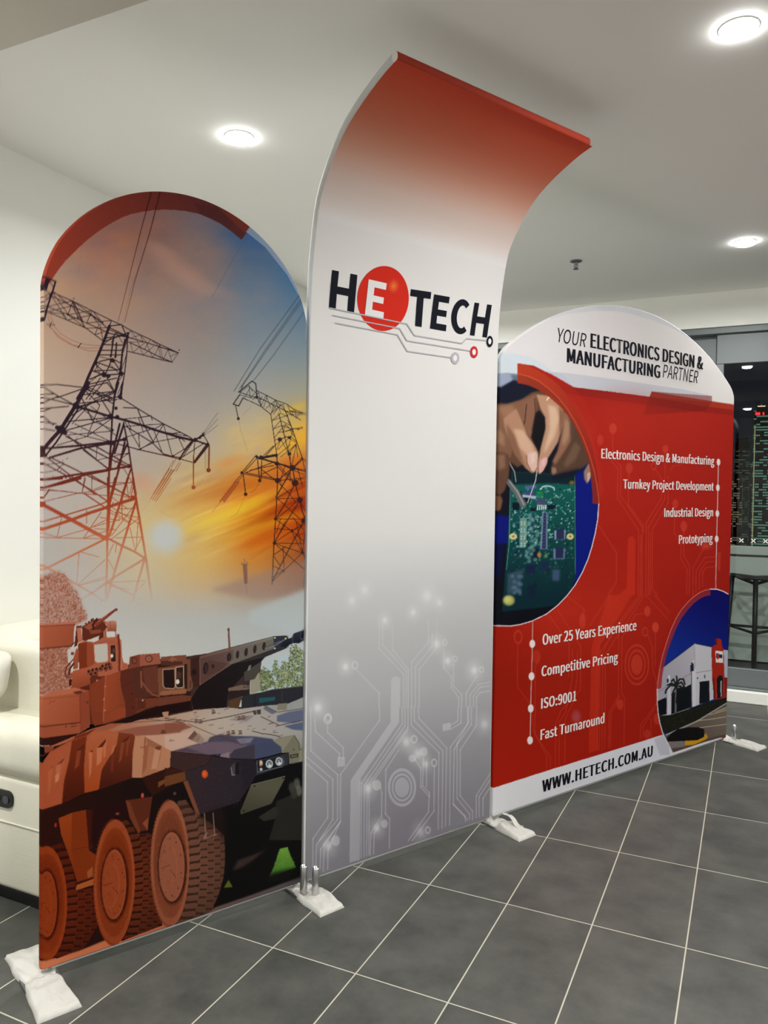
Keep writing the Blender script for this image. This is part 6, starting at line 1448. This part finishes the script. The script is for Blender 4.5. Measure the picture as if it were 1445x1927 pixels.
# ------------------------------------------------------------------ white leather recliner sofa against the left wall
def sofa():
    root = empty('sofa', (-2.45, 1.87, 0.0), 'white leather recliner sofa against the left wall, behind the pylon banner', 'sofa')
    X = lambda v: v+2.45
    def B(name, x0, x1, y0, y1, z0, z1, m_, bev, seg=5): return box_obj(name, X(x0), X(x1), y0, y1, z0, z1, m_, root, bev, seg, True)
    B('plinth', -2.93, -2.02, 0.02, 1.90, 0.002, 0.05, M['black'], 0.006, 2)
    B('arm', -2.94, -2.00, 0.0, 0.26, 0.05, 0.455, M['leather'], 0.022)
    B('arm', -2.94, -2.00, 1.66, 1.92, 0.05, 0.455, M['leather'], 0.022)
    for y in (0.0, 1.66):                        # padded arm tops with a rolled front
        bm = bmesh.new(); bx(bm, X(-2.95), X(-1.99), y-0.025, y+0.285, 0.445, 0.64, 0.075, 6)
        for v in bm.verts:
            if v.co.z > 0.55: v.co.z += 0.02*math.sin((v.co.x)*4.0+1.0)
        obj('arm_pad', bm, M['leather'], root, smooth=True)
    B('seat_base', -2.80, -2.02, 0.26, 1.66, 0.05, 0.30, M['leather'], 0.02)
    for k in range(2): B('seat_cushion', -2.66, -2.02, 0.265+.70*k, 0.955+.70*k, 0.30, 0.47, M['leather'], 0.05)
    for k in range(2): B('back_cushion', -2.88, -2.58, 0.20+.76*k, 0.95+.76*k, 0.42, 0.90, M['leather'], 0.09, 6)
    B('back_frame', -2.955, -2.84, 0.06, 1.86, 0.05, 0.86, M['leather'], 0.05)
    # side back wing and piping seam seen beside the banner
    B('back_wing', -2.945, -2.06, 0.16, 0.27, 0.50, 0.885, M['leather'], 0.05)
    bm = bmesh.new(); tube(bm, [(X(-2.93), -0.002, 0.292), (X(-2.02), -0.002, 0.292)], 0.003, 6); obj('seam', bm, M['leather'], root, smooth=True)
    # control panel on the arm's outer side
    bm = bmesh.new(); bx(bm, X(-2.455), X(-2.308), -0.008, 0.0, 0.345, 0.405, 0.0)
    vs = [e for e in bm.edges if abs(e.verts[0].co.y-e.verts[1].co.y) > .004]
    bmesh.ops.bevel(bm, geom=vs, offset=0.026, segments=8, profile=.5, affect='EDGES')
    cp = obj('control_panel', bm, M['black'], root)
    for xx in (-2.425, -2.382, -2.338):
        bm = bmesh.new(); tube(bm, [(X(xx), -0.007, 0.375), (X(xx), -0.0115, 0.375)], 0.0145, 20)
        obj('button', bm, M['button'], cp)
    # throw pillow leaning on the arm
    p = empty('throw_pillow', (-2.555, 1.95, 0.672), 'pale throw pillow resting on the sofa arm at the left edge', 'pillow')
    bm = bmesh.new(); bmesh.ops.create_uvsphere(bm, u_segments=32, v_segments=20, radius=1.0)
    for v in bm.verts:
        x, y, z = v.co; f = lambda t: math.copysign(abs(t)**0.55, t)
        v.co = Vector((f(x)*0.10, y*0.045+z*0.04, 0.095+f(z)*0.09))
    obj('cover', bm, M['pillow'], p, smooth=True)
sofa()

# ------------------------------------------------------------------ balcony, bar stool and the city at night
YO = YB+0.2
tag(box_obj('balcony_floor', XL-1, XR+1, YO-0.02, 7.72, -0.15, -0.005, M['balcony']), kind='structure')
tag(box_obj('balcony_ceiling', XL-1, XR+1, YO, 7.9, 2.72, 2.85, mat('balcony_soffit', (70, 72, 70), 0.8, noise=0.03)), kind='structure')
def balustrade():
    t = empty('balcony_balustrade', (0, 7.62, 0), None, None); tag(t, kind='structure')
    for k in range(6):
        x0 = XL-0.9+k*1.42
        box_obj('panel', x0, x0+1.40, 0, 0.014, 0.012, 0.945, M['balustrade'], t, 0.002)
    box_obj('handrail', XL-1, XR+1, -0.02, 0.035, 0.962, 1.04, M['balustrade'], t, 0.006)
    box_obj('rail_gasket', XL-1, XR+1, -0.006, 0.02, 0.945, 0.962, M['black'], t)
balustrade()
def stool(x, y, rz):
    t = empty('bar_stool', (x, y, 0.0), 'black metal bar stool out on the balcony, seen through the glass at the right edge', 'stool', rz=rz)
    R = 0.222
    tri = [(R*math.cos(a), R*math.sin(a)) for a in (math.radians(90), math.radians(210), math.radians(330))]
    bm = bmesh.new()
    cen = (0, 0, 0.735)
    for i in range(3):
        a, b = tri[i], tri[(i+1) % 3]
        tube(bm, [(a[0], a[1], 0.80), ((a[0]+b[0])/2, (a[1]+b[1])/2, 0.785), (b[0], b[1], 0.80)], 0.012, 8)
        tube(bm, [(a[0], a[1], 0.797), cen], 0.014, 8)
        tube(bm, [((a[0]+b[0])/2, (a[1]+b[1])/2, 0.785), cen], 0.010, 8)
    obj('seat', bm, M['dark_metal'], t, smooth=True)
    feet = [(p[0]*1.18, p[1]*1.18) for p in tri]
    for a, f in zip(tri, feet):
        bm = bmesh.new(); tube(bm, [(a[0]*.95, a[1]*.95, 0.79), ((a[0]+f[0])/2, (a[1]+f[1])/2, 0.38), (f[0], f[1], 0.0)], 0.020, 10)
        obj('leg', bm, M['dark_metal'], t, smooth=True)
    bm = bmesh.new()
    q = [(p[0]*1.10, p[1]*1.10, 0.35) for p in tri]
    for i in range(3): tube(bm, [q[i], q[(i+1) % 3]], 0.012, 8)
    obj('foot_ring', bm, M['dark_metal'], t, smooth=True)
stool(0.055, 7.30, math.radians(180))

def tower_mat(name, base, lit, sx, sz, dens, strength):
    mt = bpy.data.materials.new(name); mt.use_nodes = True
    nt = mt.node_tree; b = nt.nodes['Principled BSDF']; L = nt.links.new
    tc = nt.nodes.new('ShaderNodeTexCoord'); sp = nt.nodes.new('ShaderNodeSeparateXYZ'); L(tc.outputs['Object'], sp.inputs[0])
    def mth(op, a, bb=None):
        n = nt.nodes.new('ShaderNodeMath'); n.operation = op
        for i, v in enumerate((a, bb)):
            if v is None: continue
            if isinstance(v, (int, float)): n.inputs[i].default_value = v
            else: L(v, n.inputs[i])
        return n.outputs[0]
    u = mth('DIVIDE', mth('ADD', sp.outputs[0], mth('MULTIPLY', sp.outputs[1], 1.0)), sx); w = mth('DIVIDE', sp.outputs[2], sz)
    iu, iw = mth('FLOOR', u), mth('FLOOR', w); fu, fw = mth('SUBTRACT', u, iu), mth('SUBTRACT', w, iw)
    win = mth('MULTIPLY', mth('MULTIPLY', mth('GREATER_THAN', fu, 0.12), mth('GREATER_THAN', fw, 0.5)), 1.0)
    cb = nt.nodes.new('ShaderNodeCombineXYZ'); L(mth('FLOOR', mth('DIVIDE', iu, 2.0)), cb.inputs[0]); L(iw, cb.inputs[1])
    wn = nt.nodes.new('ShaderNodeTexWhiteNoise'); wn.noise_dimensions = '3D'; L(cb.outputs[0], wn.inputs['Vector'])
    row = nt.nodes.new('ShaderNodeTexWhiteNoise'); row.noise_dimensions = '1D'; L(iw, row.inputs['W'])
    on = mth('MULTIPLY', win, mth('LESS_THAN', mth('ADD', mth('MULTIPLY', wn.outputs['Value'], 0.6), mth('MULTIPLY', row.outputs['Value'], 0.4)), dens))
    b.inputs['Base Color'].default_value = (*s2l(base), 1); b.inputs['Roughness'].default_value = 0.4
    b.inputs['Emission Color'].default_value = (*s2l(lit), 1)
    L(mth('MULTIPLY', on, strength), b.inputs['Emission Strength'])
    return mt
def tower(label, x0, x1, y, ztop, m_, depth=14, zlow=-40, crown=None, mast=None, strips=()):
    t = empty('office_tower', ((x0+x1)/2, y, zlow), label, 'building', 'lit towers of the night skyline')
    w = (x1-x0)/2
    bm = bmesh.new(); bx(bm, -w, w, 0, depth, 0, ztop-zlow); obj('facade', bm, m_, t)
    bm = bmesh.new(); bx(bm, -w*.8, w*.8, 2, depth-2, ztop-zlow, ztop-zlow+1.6); obj('roof_plant', bm, M['black'], t)
    if crown:
        for x, wd in crown:
            bm = bmesh.new(); bx(bm, x, x+wd, -0.15, 0.0, ztop-zlow-1.5, ztop-zlow-0.6); obj('roof_sign', bm, emis('red_roof_sign', (1, 0.02, 0.03), 2.2), t)
    if mast:
        tube_obj('mast', [(mast, 4, ztop-zlow+1.5), (mast, 4, ztop-zlow+6)], 0.12, M['steel'], t, n=8, r1=0.03)
        bm = bmesh.new(); bx(bm, mast-1.2, mast+1.2, 2.8, 5.2, ztop-zlow+1.6, ztop-zlow+2.0); obj('crown_light', bm, emis('warm_crown_light', (1, 0.8, 0.45), 1.2), t)
    for xs in strips:
        bm = bmesh.new(); bx(bm, xs, xs+0.35, -0.12, 0.0, 20, ztop-zlow-5); obj('light_strip', bm, emis('greenish_strip_light', (0.45, 0.5, 0.25), 0.5), t)
green = (150, 220, 190)
tower('tallest lit office tower with a red roof sign and mast, beyond the glass', 0.4, 12.0, 300, 32.0, tower_mat('tower_glass', (10, 13, 14), green, 0.62, 0.95, 0.46, 0.28), crown=((-5.3, 1.5), (-3.0, 0.5)), mast=-3.4, strips=(-5.5,))
tower('lower greenish lit tower left of the mast tower, beyond the glass', -5.6, -0.6, 320, 22.5, tower_mat('tower_glass_dim', (12, 15, 15), (150, 190, 150), 0.55, 0.8, 0.38, 0.14))
tower('dark slab tower with few lit windows between two brighter towers, beyond the glass', -1.6, 0.9, 335, 16.0, tower_mat('tower_dark', (8, 9, 10), (190, 200, 190), 0.6, 0.9, 0.2, 0.2))
tower('low block with warm lit floors at the foot of the skyline, beyond the glass', -6.2, -2.6, 290, 8.0, tower_mat('tower_warm', (12, 12, 11), (210, 200, 160), 0.5, 0.8, 0.40, 0.2))
